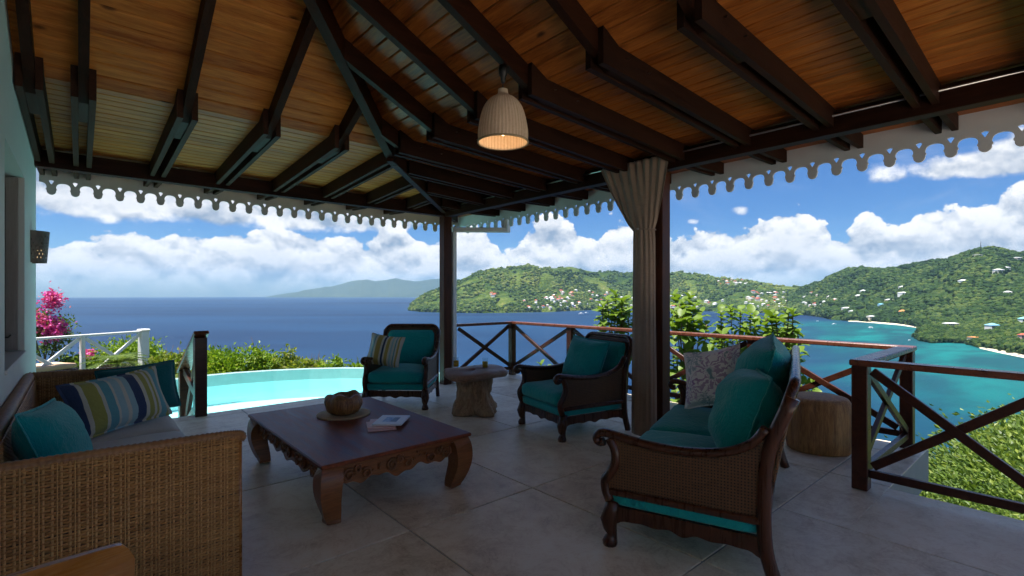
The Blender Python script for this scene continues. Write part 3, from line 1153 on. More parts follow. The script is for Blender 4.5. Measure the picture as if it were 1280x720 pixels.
gx = np.concatenate([np.arange(-60, -8, 4.0), np.arange(-8, 16, 0.45), np.arange(16, 60, 1.6), np.arange(60, 240, 8.0)])
gy = np.concatenate([np.arange(-90, -12, 4.0), np.arange(-12, 22, 0.45), np.arange(22, 60, 1.6), np.arange(60, 240, 8.0)])
X, Y = np.meshgrid(gx, gy)
Z = ground_z(X, Y)
V = np.stack([X, Y, Z], -1).reshape(-1, 3)
idx = np.arange(len(V)).reshape(len(gy), len(gx))
F = np.stack([idx[:-1, :-1], idx[:-1, 1:], idx[1:, 1:], idx[1:, :-1]], -1).reshape(-1, 4)
link('ground', np_mesh('ground', V, F, 'near_ground', smooth=True), kind='structure', label='hillside below the terrace')


# ------------------------------------------------------------------ terrace floor
EDGE_Y, EDGE_X, JOG_Y, JOG_X, BACK_Y, WALL_X = 7.24, 6.24, 0.98, 4.72, -2.6, -0.35
mb = MB()
outline = [(WALL_X - 0.2, BACK_Y), (JOG_X, BACK_Y), (JOG_X, JOG_Y), (EDGE_X, JOG_Y), (EDGE_X, EDGE_Y), (WALL_X - 0.2, EDGE_Y)]
mb.prism(outline, lambda p, q, t: (p, q, t), -0.34, -0.008)
mb.prism([(JOG_X - .35, JOG_Y - 3.4), (JOG_X - .1, JOG_Y - 3.4), (JOG_X - .1, JOG_Y), (JOG_X - .35, JOG_Y)], lambda p, q, t: (p, q, t), -3.6, -0.35)
mb.prism([(EDGE_X - .3, JOG_Y + .15), (EDGE_X - .05, JOG_Y + .15), (EDGE_X - .05, EDGE_Y - .2), (EDGE_X - .3, EDGE_Y - .2)], lambda p, q, t: (p, q, t), -4.2, -0.35)
floor = mb.build('terrace_floor', 'slab_concrete', kind='structure', label='terrace floor of large stained concrete squares')
TX = [WALL_X - 0.2, 0.525, 1.585, 2.645, 3.705, 4.765, 5.825, EDGE_X]
TY = [BACK_Y, -1.4, 0.0, 1.4, 2.8, 4.2, 5.6, 7.0, EDGE_Y]
for i in range(len(TX) - 1):
    for j in range(len(TY) - 1):
        x0, x1, y0, y1 = TX[i] + .0055, TX[i + 1] - .0055, TY[j] + .0055, TY[j + 1] - .0055
        pieces = [(x0, x1, y0, y1)]
        if y0 < JOG_Y and x1 > JOG_X:
            pieces = []
            if x0 < JOG_X:
                pieces.append((x0, JOG_X, y0, min(y1, JOG_Y) if y1 > JOG_Y else y1))
            if y1 > JOG_Y:
                pieces.append((x0, x1, JOG_Y + 0.0005, y1))
        for (a, b2, c, d) in pieces:
            m2 = MB().cbox((-(b2 - a) / 2, -(d - c) / 2, -0.04), ((b2 - a) / 2, (d - c) / 2, 0.0), 0.003)
            m2.build('floor_tile', 'stained_concrete', floor, loc=((a + b2) / 2, (c + d) / 2, random.uniform(-0.0006, 0.0006)))
mb = MB()
mb.box((-6, -14, -0.5), (9, BACK_Y - 0.02, -0.06))  # unseen slab, added so its sunlit stone bounces light under the roof
mb.build('bounce_patio', 'bounce_stone', kind='structure', label='unseen pale patio added behind the terrace to bounce sunlight')

# ------------------------------------------------------------------ house wall with its window
house = thing('house', 'pale blue-grey plastered house wall with deep shuttered window', 'house', (WALL_X, 4.0, 0))


def ceil_z(x, y):
    """underside of the ceiling boards"""
    ey = 3.10 + (0.5 * (5.0 - y) if y < 5.0 else -0.05 * (y - 5.0))
    ex = 3.10 + (0.5 * (2.62 - x) if x < 2.62 else -0.05 * (x - 2.62))
    return min(ex, ey)


WY0, WY1, WZ0, WZ1 = 4.35, 5.80, 1.02, 2.47
wl = house.matrix_basis.inverted()
hl = Matrix.Translation((-WALL_X, -4.0, 0))


def wall_piece(y0, y1, z0, z1=None):
    """z1 None: up to the roof"""
    m2 = MB()
    if z1 is not None:
        m2.box((WALL_X - .32, y0, z0), (WALL_X, y1, z1), mat=hl)
    else:
        ys = sorted({y0, y1, *[v for v in (2.03, 5.0) if y0 < v < y1]})
        top = [(y, min(ceil_z(WALL_X, y), 4.56) - 0.015) for y in ys]
        poly = [(y0, z0)] + [(y1, z0)] + top[::-1]
        m2.prism(poly, lambda p, q, t: hl @ Vector((t, p, q)), WALL_X - .32, WALL_X)
    m2.build('wall', 'wall_paint', house)


wall_piece(BACK_Y, WY0, -0.3)
wall_piece(WY1, 7.23, -0.3)
wall_piece(WY0, WY1, -0.3, WZ0)
wall_piece(WY0, WY1, WZ1)
m2 = MB()
m2.cbox((WALL_X - .30, WY0 + .004, WZ0 - .02), (WALL_X + .015, WY1 - .004, WZ0 + .012), .006, mat=hl)
win = m2.build('window', 'wall_paint', house)
m2 = MB()
for zz0, zz1 in ((WZ0 + .02, WZ0 + .10), (WZ1 - .10, WZ1 - .01), (1.70, 1.78)):
    m2.cbox((WALL_X - .30, WY1 - .052, zz0), (WALL_X - .035, WY1 - .012, zz1), .004, mat=hl)
for x0 in (WALL_X - .30, WALL_X - .11):
    m2.cbox((x0, WY1 - .054, WZ0 + .02), (x0 + .075, WY1 - .010, WZ1 - .01), .004, mat=hl)
m2.box((WALL_X - .29, WY1 - .040, WZ0 + .05), (WALL_X - .05, WY1 - .020, WZ1 - .05), mat=hl)
m2.build('shutter', 'shutter_wood', win)
m2 = MB()
for zc in (1.28, 2.2):
    MB().cbox((WALL_X - .20, WY1 - .066, zc - .06), (WALL_X - .185, WY1 - .052, zc + .06), .003, mat=hl).build('hinge', 'metal_dark', win)
m2.tube([hl @ Vector(p) for p in [(WALL_X - .20, WY1 - .06, 1.16), (WALL_X - .15, WY1 - .08, 1.155), (WALL_X - .09, WY1 - .085, 1.15), (WALL_X - .075, WY1 - .08, 1.17)]], .006, 6)
m2.build('window_hook', 'metal_dark', win)
m2 = MB()
m2.box((WALL_X - .33, WY0, WZ0), (WALL_X - .31, WY1, WZ1), mat=hl)
m2.build('window_pane', 'window_dark', win)

# ------------------------------------------------------------------ roof over the terrace
roof = thing('terrace_roof', 'open timber roof with pine ceiling, dark rafters, posts and scalloped eaves', 'roof', (4.62, 7.0, 0))
rl = Matrix.Translation((-4.62, -7.0, 0))
BX, BY = 4.62, 7.0                   # beam centre lines
KX, KY = 2.62, 5.0                   # where the pitch changes
OX, OY = 5.42, 7.74                  # eaves
REAR = -1.35  # unseen rear roof edge, pulled forward to let bounced sun in from behind


def zx(x): return 3.10 + (0.5 * (KX - x) if x < KX else -0.05 * (x - KX))
def zy(y): return 3.10 + (0.5 * (KY - y) if y < KY else -0.05 * (y - KY))


# ceiling boards
pw = 0.1145
brd = 0.018


def boards(edges, along_x):
    for a, b2 in edges:
        g = 0.0034
        lo, hi = a + g, b2 - g
        dz = random.uniform(-0.0015, 0.0015)
        m2 = MB()
        c = 0.006
        prof = [(lo, 0), (lo + c, -c), (hi - c, -c), (hi, 0)]
        pts_bot, pts_end = [], []
        for (q, off) in [(lo, 0.0), (lo + c, -0.006), (hi - c, -0.006), (hi, 0.0)]:
            if along_x:
                z = zy(q) + dz + off + 0.006
                pts_bot.append((WALL_X - .05, q, z))
                pts_end.append((min(q - 2.38, OX), q, z))
            else:
                z = zx(q) + dz + off + 0.006
                pts_bot.append((q, REAR, z))
                pts_end.append((q, min(q + 2.38, OY), z))
        up = [(p[0], p[1], p[2] + brd) for p in (pts_bot[0], pts_bot[3], pts_end[3], pts_end[0])]
        v = pts_bot + pts_end + up
        f = [(0, 1, 5, 4), (1, 2, 6, 5), (2, 3, 7, 6), (8, 9, 10, 11), (0, 4, 11, 8), (3, 9, 10, 7), (0, 8, 9, 3, 2, 1), (4, 5, 6, 7, 10, 11)]
        m2.add([rl @ Vector(p) for p in v], f)
        m2.build('ceiling_board', 'pine_along_x' if along_x else 'pine_along_y', roof)


def strips(a, b2, w):
    n = max(1, round((b2 - a) / w))
    e = np.linspace(a, b2, n + 1)
    return list(zip(e[:-1], e[1:]))


boards(strips(2.06, KY, pw) + strips(KY, OY, pw), True)
boards(strips(WALL_X - .04, KX, pw) + strips(KX, OX, pw), False)

# roof covering above the boards
mb = MB()
t0, t1 = 0.03, 0.075
RX = -3.2
A = [(OX + .05, OY + .05), (KX, KY), (RX, KY - (KX - RX))]


def rz(x, y): return max(0, 0) + min(zx(x), zy(y))


W0 = -6.0
for off, mi in ((t0, 0), (t1, 1)):
    P = lambda x, y: rl @ Vector((x, y, min(zx(x), zy(y)) + off))
    mb.add([P(W0, OY + .05), P(OX + .05, OY + .05), P(KX, KY), P(W0, KY)], [(0, 1, 2, 3)], mi)
    mb.add([P(W0, KY), P(KX, KY), P(RX, KY - KX + RX), P(W0, KY - KX + RX)], [(0, 1, 2, 3)], mi)
    mb.add([P(OX + .05, OY + .05), P(OX + .05, REAR - .3), P(KX, REAR - .3), P(KX, KY)], [(0, 1, 2, 3)], mi)
    mb.add([P(KX, KY), P(KX, REAR - .3), P(RX, REAR - .3), P(RX, KY - KX + RX)], [(0, 1, 2, 3)], mi)
    zr = zx(RX) + off
    mb.add([rl @ Vector(p) for p in [(RX, REAR - .3, zr), (W0, REAR - .3, zr - 1.4), (W0, KY - KX + RX, zr - 1.4), (RX, KY - KX + RX, zr)]], [(0, 1, 2, 3)], mi)
mb.build('roof_covering', ['roof_under', 'roof_sheet'], roof)

# rafters with their paired eave pieces
RD = 0.155


def left_rafter(x):
    yh = max(x + 2.38 - 0.0, 2.06)
    if yh < KY - 0.05:
        poly = [(yh, zy(yh)), (KY, zy(KY)), (KY + .46, zy(KY + .46)), (KY + .46, zy(KY + .46) - RD + .012), (KY, zy(KY) - RD + .008), (KY - .02, zy(KY) - RD + .01), (yh, zy(yh) - RD * 1.12)]
        MB().prism(poly[::-1], lambda p, q, t: rl @ Vector((t, p, q - .002)), x - .03, x + .03).build('rafter', 'rafter_wood_y', roof)
        ys = KY - .16
    else:
        ys = yh + 0.03
    for s in (-1, 1):
        x0 = x + (.031 if s > 0 else -.031 - .042)
        poly = [(ys, zy(max(ys, KY)) if ys >= KY else zy(ys) - 0.0), (max(ys, KY) + .001, zy(max(ys, KY))), (OY - .03, zy(OY)), (OY - .03, zy(OY) - .11), (BY + .3, zy(BY + .3) - RD), (ys, zy(max(ys, KY)) - RD + .004)]
        MB().prism(poly[::-1], lambda p, q, t: rl @ Vector((t, p, q - .002)), x0, x0 + .042).build('eave_rafter', 'sister_wood', roof)


def right_rafter(y):
    xh = max(y - 2.38, WALL_X)
    if xh < KX - 0.05:
        poly = [(xh, zx(xh)), (KX, zx(KX)), (KX + .46, zx(KX + .46)), (KX + .46, zx(KX + .46) - RD + .012), (KX, zx(KX) - RD + .008), (KX - .02, zx(KX) - RD + .01), (xh, zx(xh) - RD * 1.12)]
        MB().prism(poly, lambda p, q, t: rl @ Vector((p, t, q - .002)), y - .03, y + .03).build('rafter', 'rafter_wood_x', roof)
        xs = KX - .16
    else:
        xs = xh + 0.03
    for s in (-1, 1):
        y0 = y + (.031 if s > 0 else -.031 - .042)
        poly = [(xs, zx(max(xs, KX)) if xs >= KX else zx(xs)), (max(xs, KX) + .001, zx(max(xs, KX))), (OX - .03, zx(OX)), (OX - .03, zx(OX) - .12), (BX + .3, zx(BX + .3) - RD), (xs, zx(max(xs, KX)) - RD + .004)]
        MB().prism(poly, lambda p, q, t: rl @ Vector((p, t, q - .002)), y0, y0 + .042).build('eave_rafter', 'sister_wood_x', roof)
        if xh < KX - 0.05 and -0.5 < y < 6:
            m2 = MB()
            for (bx_, bz) in ((KX + .08, -.06), (KX + .33, -.08)):
                c = Vector((bx_, y0 if s < 0 else y0 + .042, zx(KX) + bz))
                m2.tube([rl @ (c + Vector((0, -.008 * -s if s < 0 else 0, 0))), rl @ (c + Vector((0, .008 * s, 0)))], .011, 8)
            m2.build('bolt', 'metal_steel', roof)


for k in range(-1, 7):
    x = 0.02 + 0.65 * k if k >= 0 else -0.27
    if x < 4.6:
        left_rafter(x)
for k in range(-6, 7):
    right_rafter(2.68 + 0.65 * k - 0.0)

# hip rafter
hip = MB()
dvec = Vector((1, 1, 0)).normalized()
svec = Vector((1, -1, 0)).normalized()


def hipf(p, q, t):
    base = Vector((KX, KY, 0)) + Vector((1, 1, 0)) * p
    return rl @ (base + svec * t + Vector((0, 0, q)))


hip.prism([(-2.9, zx(KX - 2.9)), (0, 3.10), (.4, 3.08), (.4, 2.93), (0, 2.925), (-2.9, zx(KX - 2.9) - .24)], hipf, -.042, .042)
hip.build('hip_rafter', 'rafter_wood', roof)
MB().prism([(-.1, 3.1), (0, 3.1), (2.68, zx(OX)), (2.68, zx(OX) - .12), (2.2, zx(BX) - .17), (-.1, 2.935)], hipf, -.036, .036).build('eave_hip', 'rafter_wood', roof)

# beams and posts
m2 = MB().cbox((WALL_X + .002, BY - .06, 2.80), (BX + .06, BY + .06, 2.975), .005, mat=rl)
m2.build('beam', 'rafter_wood_x', roof)
m2 = MB().cbox((BX - .06, REAR + .05, 2.79), (BX + .06, BY - .0605, 2.97), .005, mat=rl)
m2.build('beam', 'rafter_wood_y', roof)
POST2 = (4.63, 2.93)
for (px_, py_) in ((BX, BY), POST2, (4.62, -1.15)):
    m2 = MB()
    m2.cbox((px_ - .075, py_ - .075, 0.0), (px_ + .075, py_ + .075, 2.80 if py_ > 6 else 2.79), .006, mat=rl)
    m2.build('post', 'post_wood', roof)

# scalloped eaves boards
def scallops(length, w=0.205):
    """2-D outline with pierced holes: x along, y up from the drop tips"""
    half = [(0.0, 0.0), (0.016, 0.003), (0.032, 0.014), (0.041, 0.03), (0.037, 0.041), (0.046, 0.048), (0.047, 0.058), (0.040, 0.066),
            (0.041, 0.082), (0.047, 0.097), (0.058, 0.108), (0.076, 0.116), (w / 2, 0.119)]
    half = [(x, y * 1.16) for x, y in half]
    n = int(length / w)
    pts = []
    for i in range(n):
        cx = (i + 0.5) * w
        pts += [(cx - x, y) for x, y in half[::-1]] + [(cx + x, y) for x, y in half[1:-1]]
    pts.append((n * w, 0.138))
    pts += [(length, 0.138), (length, 0.35), (0, 0.35)]
    holes = []
    for i in range(n):
        cx = (i + 0.5) * w
        holes.append([(cx - .024, .158), (cx, .168), (cx + .024, .158), (cx + .013, .136), (cx, .114), (cx - .013, .136)])
    return pts, holes


def fascia(name, length, loc, rz_):
    pts, holes = scallops(length)
    cu = bpy.data.curves.new(name, 'CURVE')
    cu.dimensions = '2D'
    cu.fill_mode = 'BOTH'
    cu.extrude = 0.011
    for ring_ in [pts] + holes:
        sp = cu.splines.new('POLY')
        sp.points.add(len(ring_) - 1)
        for p, (x, y) in zip(sp.points, ring_):
            p.co = (x, y, 0, 1)
        sp.use_cyclic_u = True
    tmp = bpy.data.objects.new(name, cu)
    COL.objects.link(tmp)
    bpy.context.view_layer.update()
    me = bpy.data.meshes.new_from_object(tmp.evaluated_get(bpy.context.evaluated_depsgraph_get()))
    bpy.data.objects.remove(tmp)
    me.materials.clear()
    me.materials.append(MATS['fascia_paint'])
    o = link(name, me, roof)
    o.matrix_basis = rl @ Matrix.Translation(loc) @ Matrix.Rotation(rz_, 4, 'Z') @ Matrix.Rotation(R(90), 4, 'X')
    return o


fascia('scalloped_eaves_board', OX - WALL_X + .0, (WALL_X, OY, 2.640), 0)
fascia('scalloped_eaves_board', OY - .012 - REAR + .3, (OX, REAR - .3, 2.630), R(90))

# rain pipe from the eaves to the corner post
pipe = thing('rain_pipe', 'white rain pipe running from the eaves down the corner post', 'pipe', (4.76, 6.96, 0))
pl = Matrix.Translation((-4.76, -6.96, 0))
m2 = MB()
m2.cbox((4.72, 6.925, 0.0), (4.80, 6.995, 2.55), .01, mat=pl)
m2.build('downpipe', 'gutter_white', pipe)
m2 = MB()
m2.bar(pl @ Vector((4.76, 6.96, 2.59)), pl @ Vector((5.47, 6.40, 2.59)), .08, .08, c=.01)
m2.bar(pl @ Vector((5.47, 6.40, 2.55)), pl @ Vector((5.47, 6.40, 2.90)), .08, .08, up=(1, 0, 0), c=.01)
m2.build('eaves_pipe', 'gutter_white', pipe)

# ------------------------------------------------------------------ terrace railings
def railing(label, p, q, bays, post0=True, post1=True, wood_='rail_wood', top=1.0, name='terrace_railing', post_mat=None, hand=None, drop=0.0, group=None, bottom=0.13, ext0=0.0, ext1=0.0, pw_=.105, bw=.035, bh=.062):
    p, q = Vector((*p, 0)) if len(p) == 2 else Vector(p), Vector((*q, 0)) if len(q) == 2 else Vector(q)
    d = (q - p)
    ang = math.atan2(d.y, d.x)
    L = math.hypot(d.x, d.y)
    slope = d.z / L
    root = thing(name, label, 'railing', p, ang, group)
    hand = hand or 'handrail_wood'
    fz = lambda s: slope * s
    for i in range(bays + 1):
        if (i == 0 and not post0) or (i == bays and not post1):
            continue
        s = L * i / bays
        m2 = MB().cbox((s - pw_ / 2, -pw_ / 2, fz(s) - drop), (s + pw_ / 2, pw_ / 2, fz(s) + top - .05), .005)
        m2.build('post', post_mat or wood_, root)
    hw = pw_ * 1.25
    m2 = MB().bar((-hw / 2 - ext0, 0, fz(-hw / 2 - ext0) + top - .026), (L + hw / 2 + ext1, 0, fz(L + hw / 2 + ext1) + top - .026), hw, .046, c=.008)
    m2.build('handrail', hand, root)
    for i in range(bays):
        s0, s1 = L * i / bays + pw_ / 2 + .001, L * (i + 1) / bays - pw_ / 2 - .001
        m2 = MB().bar((s0, 0, fz(s0) + bottom), (s1, 0, fz(s1) + bottom), .045, .06, c=.004)
        m2.build('bottom_rail', wood_, root)
        a, b2 = bottom + .055, top - .085
        m2 = MB().bar((s0 + .02, .008, fz(s0) + a), (s1 - .02, .008, fz(s1) + b2), bw, bh, c=.004)
        m2.build('cross_brace', wood_, root)
        m2 = MB().bar((s0 + .02, -.008, fz(s0) + b2), (s1 - .02, -.008, fz(s1) + a), bw, bh, c=.004)
        m2.build('cross_brace', wood_, root)
    return root


railing('short dark timber railing between the corner post and the deck corner', (4.80, 7.0), (6.1, 7.0), 1, False, False)
railing('long dark timber railing with crossed braces beside the leafy tree', (6.1, 7.0), (6.1, 1.12), 4)
railing('dark timber railing where the deck steps in behind the stump stool', (6.1, 1.12), (4.56, 1.12), 1, False, False, ext0=-.11, ext1=-.11)
railing('dark timber railing at the deck edge above the green slope', (4.56, 1.12), (4.56, -2.18), 3)
railing('dark timber stair railing with newel post at the edge of the pool', (1.12, 7.16, 0.0), (1.09, 8.15, -0.52), 1, name='stair_railing', top=1.02, drop=0.0, bottom=.2, pw_=.13, bw=.05, bh=.10)

# ------------------------------------------------------------------ swimming pool
def ring_scale(pts, k):
    c = Vector((2.5, 8.6))
    return [tuple(c + (Vector(p) - c) * k) for p in pts]


pool = thing('swimming_pool', 'curved infinity pool with bright turquoise water', 'pool', (2.5, 8.6, 0))
pml = Matrix.Translation((-2.5, -8.6, 0))
n = len(POOL)
mb = MB()
outer = []
for i in range(n):
    a, b2, c = Vector(POOL[i - 1]), Vector(POOL[i]), Vector(POOL[(i + 1) % n])
    t_ = (c - a).normalized()
    nr = Vector((t_.y, -t_.x))
    w_ = 0.16 if i > 1 else 0.05
    outer.append(b2 + nr * w_)
rim = [0.03 if i > 1 else -0.012 for i in range(n)]
V = [pml @ Vector((*p, -0.52)) for p in POOL] + [pml @ Vector((*p, -0.17)) for p in POOL] + [pml @ Vector((*p, rim[i])) for i, p in enumerate(POOL)] + [pml @ Vector((*outer[i], rim[i])) for i in range(n)] + [pml @ Vector((*outer[i], -2.4)) for i in range(n)]
mb.add(V, [tuple(range(n))], 0)
for i in range(n):
    j = (i + 1) % n
    for lv in range(4):
        mb.f.append((lv * n + i, (lv + 1) * n + i, (lv + 1) * n + j, lv * n + j))
        mb.mi.append(0 if lv == 0 else 1)
        mb.sm.append(False)
mb.build('basin', ['pool_plaster', 'pool_rim'], pool)
mb = MB()
wr = [tuple(Vector((2.5, 8.6)) + (Vector(p) - Vector((2.5, 8.6))) * 0.998) for p in POOL]
mb.add([pml @ Vector((*p, -0.17)) for p in wr], [tuple(range(n))])
mb.build('pool_water', 'pool_water', pool)


# ------------------------------------------------------------------ soft things
def pillow_mesh(name, mat, seed=0, n=20, pinch=0.10, puff=0.5, wr=0.02):
    """unit pillow: x and z from -0.5 to 0.5, y is the thickness"""
    mb = MB()

    def side(sgn):
        def f(u, v):
            a, b = 2 * u - 1, 2 * v - 1
            x = 0.5 * a * (1 - pinch * (1 - b * b))
            z = 0.5 * b * (1 - pinch * (1 - a * a))
            t = max(0.0, (1 - abs(a) ** 3.2) * (1 - abs(b) ** 3.2)) ** 0.55
            w = fbm((x * 3 + seed * 7.1, z * 3, sgn * 2 + seed), 3) * wr * 8 * t
            r = wr * 4 * (1 - t) * noise.noise((a * 5 + seed, b * 5, sgn))
            return (x, sgn * (puff * t * (1 + w) + 0.012) + r * 0.2, z)
        return f
    mb.grid(side(-1), n, n)
    k = len(mb.v)
    mb.grid(side(1), n, n)
    mb.f[len(mb.f) // 2:] = [tuple(reversed(q)) for q in mb.f[len(mb.f) // 2:]]
    bd = [i for i in range(n)] + [j * n + n - 1 for j in range(1, n)] + [(n - 1) * n + i for i in range(n - 2, -1, -1)] + [j * n for j in range(n - 2, 0, -1)]
    for i in range(len(bd)):
        a, b = bd[i], bd[(i + 1) % len(bd)]
        mb.f.append((b, a, k + a, k + b))
        mb.mi.append(0)
        mb.sm.append(True)
    return mb.mesh(name, mat)


def pillow(name, label, mat, loc, size, face, tilt=0.0, roll=0.0, seed=0, cat='pillow', group=None, pinch=0.10, wr=0.02):
    """face: bearing (radians ccw from +X) the pillow's front looks to; loc is its bottom centre; tilt leans it backwards"""
    o = link(name, pillow_mesh(name, mat, seed, pinch=pinch, wr=wr), label=label, cat=cat, group=group)
    w, t, h = size
    m = Matrix.Rotation(face + R(90), 4, 'Z') @ Matrix.Rotation(-tilt, 4, 'X') @ Matrix.Rotation(roll, 4, 'Y') @ Matrix.Diagonal((w, t, h, 1))
    lo = min((m @ Vector(v.co)).z for v in o.data.vertices)
    o.matrix_world = Matrix.Translation((loc[0], loc[1], loc[2] - lo)) @ m
    n = 20
    me = o.data
    bd = [i for i in range(n)] + [j * n + n - 1 for j in range(1, n)] + [(n - 1) * n + i for i in range(n - 2, -1, -1)] + [j * n for j in range(n - 2, -1, -1)]
    k = n * n
    ring_ = [(me.vertices[i].co + me.vertices[k + i].co) / 2 for i in bd]
    MB().tube([(p.x * 1.004, p.y, p.z * 1.004) for p in ring_], [(.009, .03)] * len(ring_), 6, up=(0, 1, 0)).build('piping', mat, o)
    return o


def cushion(lo, hi, r=0.05, crown=0.02, nx=14, ny=14, seed=0, wr=0.006):
    """soft box"""
    lo, hi = Vector(lo), Vector(hi)
    c, h = (lo + hi) / 2, (hi - lo) / 2
    bm = bmesh.new()
    bmesh.ops.create_cube(bm, size=2)
    bmesh.ops.subdivide_edges(bm, edges=list(bm.edges), cuts=nx, use_grid_fill=True)
    for v in bm.verts:
        p = Vector((v.co.x * h.x, v.co.y * h.y, v.co.z * h.z))
        q = Vector((max(-h.x + r, min(h.x - r, p.x)), max(-h.y + r, min(h.y - r, p.y)), max(-h.z + min(r, h.z * .95), min(h.z - min(r, h.z * .95), p.z))))
        d = p - q
        if d.length > 1e-6:
            p = q + d.normalized() * min(r, d.length)
        a, b = p.x / h.x, p.y / h.y
        if v.co.z > 0:
            p.z += crown * (1 - a * a) * (1 - b * b) * (v.co.z > .5)
        p += Vector((0, 0, 1)) * fbm((p.x * 4 + seed, p.y * 4, p.z * 4), 3) * wr * 3 * (v.co.z > 0)
        v.co = c + p
    mb = MB()
    bm.verts.index_update()
    mb.add([v.co[:] for v in bm.verts], [[v.index for v in f.verts] for f in bm.faces], 0, True)
    bm.free()
    return mb


def spline(pts, n=40):
    """Catmull-Rom through points"""
    P = [Vector(p) for p in pts]
    P = [P[0] * 2 - P[1]] + P + [P[-1] * 2 - P[-2]]
    out = []
    segs = len(P) - 3
    for i in range(n):
        s = i / (n - 1) * segs
        k = min(int(s), segs - 1)
        t = s - k
        a, b, c, d = P[k:k + 4]
        out.append(0.5 * ((2 * b) + (c - a) * t + (2 * a - 5 * b + 4 * c - d) * t * t + (3 * b - a - 3 * c + d) * t ** 3))
    return out


# ------------------------------------------------------------------ mahogany cane seats
def cane_seat(name, label, loc, face, W, Dp, back_pad=True, group=None, back_h=1.04):
    """origin on the floor under the middle; local -Y is the front"""
    root = thing(name, label, 'armchair' if W < 1.2 else 'sofa', loc, face + R(90), group)
    hw, hd = W / 2, Dp / 2
    # front legs
    for s in (-1, 1):
        x = s * (hw - .04)
        path = [(x, -hd + .05, .27), (x + s * .002, -hd + .04, .21), (x + s * .006, -hd + .024, .155), (x, -hd + .03, .10), (x - s * .002, -hd + .042, .065), (x, -hd + .036, .045), (x + s * .002, -hd + .03, .02), (x + s * .002, -hd + .03, .0)]
        MB().tube(path, [.040, .046, .052, .040, .029, .038, .046, .042], 10).build('front_leg', 'mahogany', root)
    # rear legs running up into the back
    zs = spline([(0, hd + .015, 0), (0, hd - .035, .18), (0, hd - .045, .42), (0, hd - .02, .70), (0, hd + .085, back_h - .07)], 16)
    for s in (-1, 1):
        MB().tube([(s * (hw - .03), p.y, p.z) for p in zs], [(.029, .036)] * 16, 8, up=(1, 0, 0)).build('rear_leg', 'mahogany', root)
    # aprons with a shaped lower edge
    def apron(L):
        pts = []
        for i in range(41):
            u = i / 40 * 2 - 1
            pts.append((u * L / 2, .162 - .030 * math.exp(-((abs(u) - 1) / .09) ** 2) - .008 * math.cos(u * math.pi * 5) * (1 - abs(u)) - .010 * math.exp(-(u / .12) ** 2)))
        return pts + [(L / 2, .240), (-L / 2, .240)]
    MB().prism(apron(W - .11), lambda p, q, t: (p, -hd + t, q), .03, .062).build('front_rail', 'mahogany', root)
    MB().prism(apron(W - .11), lambda p, q, t: (p, hd - t, q), .03, .062).build('rear_rail', 'mahogany', root)
    for s in (-1, 1):
        MB().prism(apron(Dp - .12), lambda p, q, t: (s * (hw - t), p, q), .028, .060).build('side_rail', 'mahogany', root)
    # upholstered seat
    cushion((-hw + .022, -hd + .018, .242), (hw - .022, hd - .07, .335), .03, .0, 8, seed=1).build('seat_base', 'teal_fabric', root)
    if W < 1.2:
        cushion((-hw + .065, -hd - .012, .336), (hw - .065, hd - .10, .485), .055, .045, seed=2).build('seat_cushion', 'teal_fabric', root)
    else:
        for i in range(2):
            w0 = -hw + .065 + i * (W - .13) / 2
            cushion((w0 + .002, -hd - .012, .336), (w0 + (W - .13) / 2 - .002, hd - .10, .465), .05, .035, seed=3 + i).build('seat_cushion', 'teal_fabric', root)
    # cane sides in a scrolled frame
    arm = spline([(-hd - .028, .612), (-hd - .045, .635), (-hd - .032, .662), (-hd + .005, .668), (-hd + .08, .652), (-hd + .22, .632), (-.02, .622), (hd * .42, .64), (hd * .72, .70), (hd - .045, .80)], 40) if False else \
        spline([(0, -hd - .005, .614), (0, -hd - .034, .606), (0, -hd - .052, .628), (0, -hd - .040, .655), (0, -hd, .668), (0, -hd + .09, .655), (0, -hd + .24, .634), (0, 0.0, .626), (0, hd * .45, .652), (0, hd * .76, .715), (0, hd - .035, .81)], 46)
    fr = spline([(0, -hd + .028, .64), (0, -hd + .062, .575), (0, -hd + .066, .50), (0, -hd + .035, .43), (0, -hd + .004, .385), (0, -hd + .006, .33), (0, -hd + .03, .27)], 20)
    for s in (-1, 1):
        x = s * (hw - .032)
        o = MB().tube([(x, p.y, p.z) for p in arm], [(.036 if 5 < i else .028, .025) for i in range(46)], 10, up=(1, 0, 0)).build('arm_rail', 'mahogany', root)
        MB().tube([(x, p.y, p.z) for p in fr], [(.030, .030)] * 20, 8, up=(1, 0, 0)).build('arm_front', 'mahogany', root)
        MB().cbox((x - .024, -hd + .03, .306), (x + .024, hd - .05, .346), .008).build('lower_rail', 'mahogany', root)
        top = [(p.y, p.z - .008) for p in arm if p.y > -hd + .05]
        front = [(p.y, p.z) for p in fr if p.z < .62 and p.z > .34]
        poly = front[::-1] + top + [(hd - .045, .34)]
        MB().prism(poly if s > 0 else poly[::-1], lambda p, q, t: (x + s * t, p, q), -.006, .006).build('cane_panel', 'cane_weave', root)
    # back: rounded frame, cane behind, pad in front
    yb = lambda z: np.interp(z, [.30, .42, .70, back_h], [hd - .045, hd - .045, hd - .02, hd + .095])
    r = .11
    path = [(-hw + .03, back_h - r - .05)]
    path += [(-hw + .03 + r - r * math.cos(a), back_h - r + r * math.sin(a)) for a in np.linspace(0, math.pi / 2, 7)]
    path += [(hw - .03 - r + r * math.sin(a), back_h - r + r * math.cos(a)) for a in np.linspace(0, math.pi / 2, 7)]
    path += [(hw - .03, back_h - r - .05)]
    MB().tube([(x, float(yb(z)), z) for x, z in path], [(.028, .024)] * len(path), 8, up=(0, 1, 0)).build('top_rail', 'mahogany', root)
    poly = [(-hw + .045, .36)] + path[1:-1] + [(hw - .045, .36)]
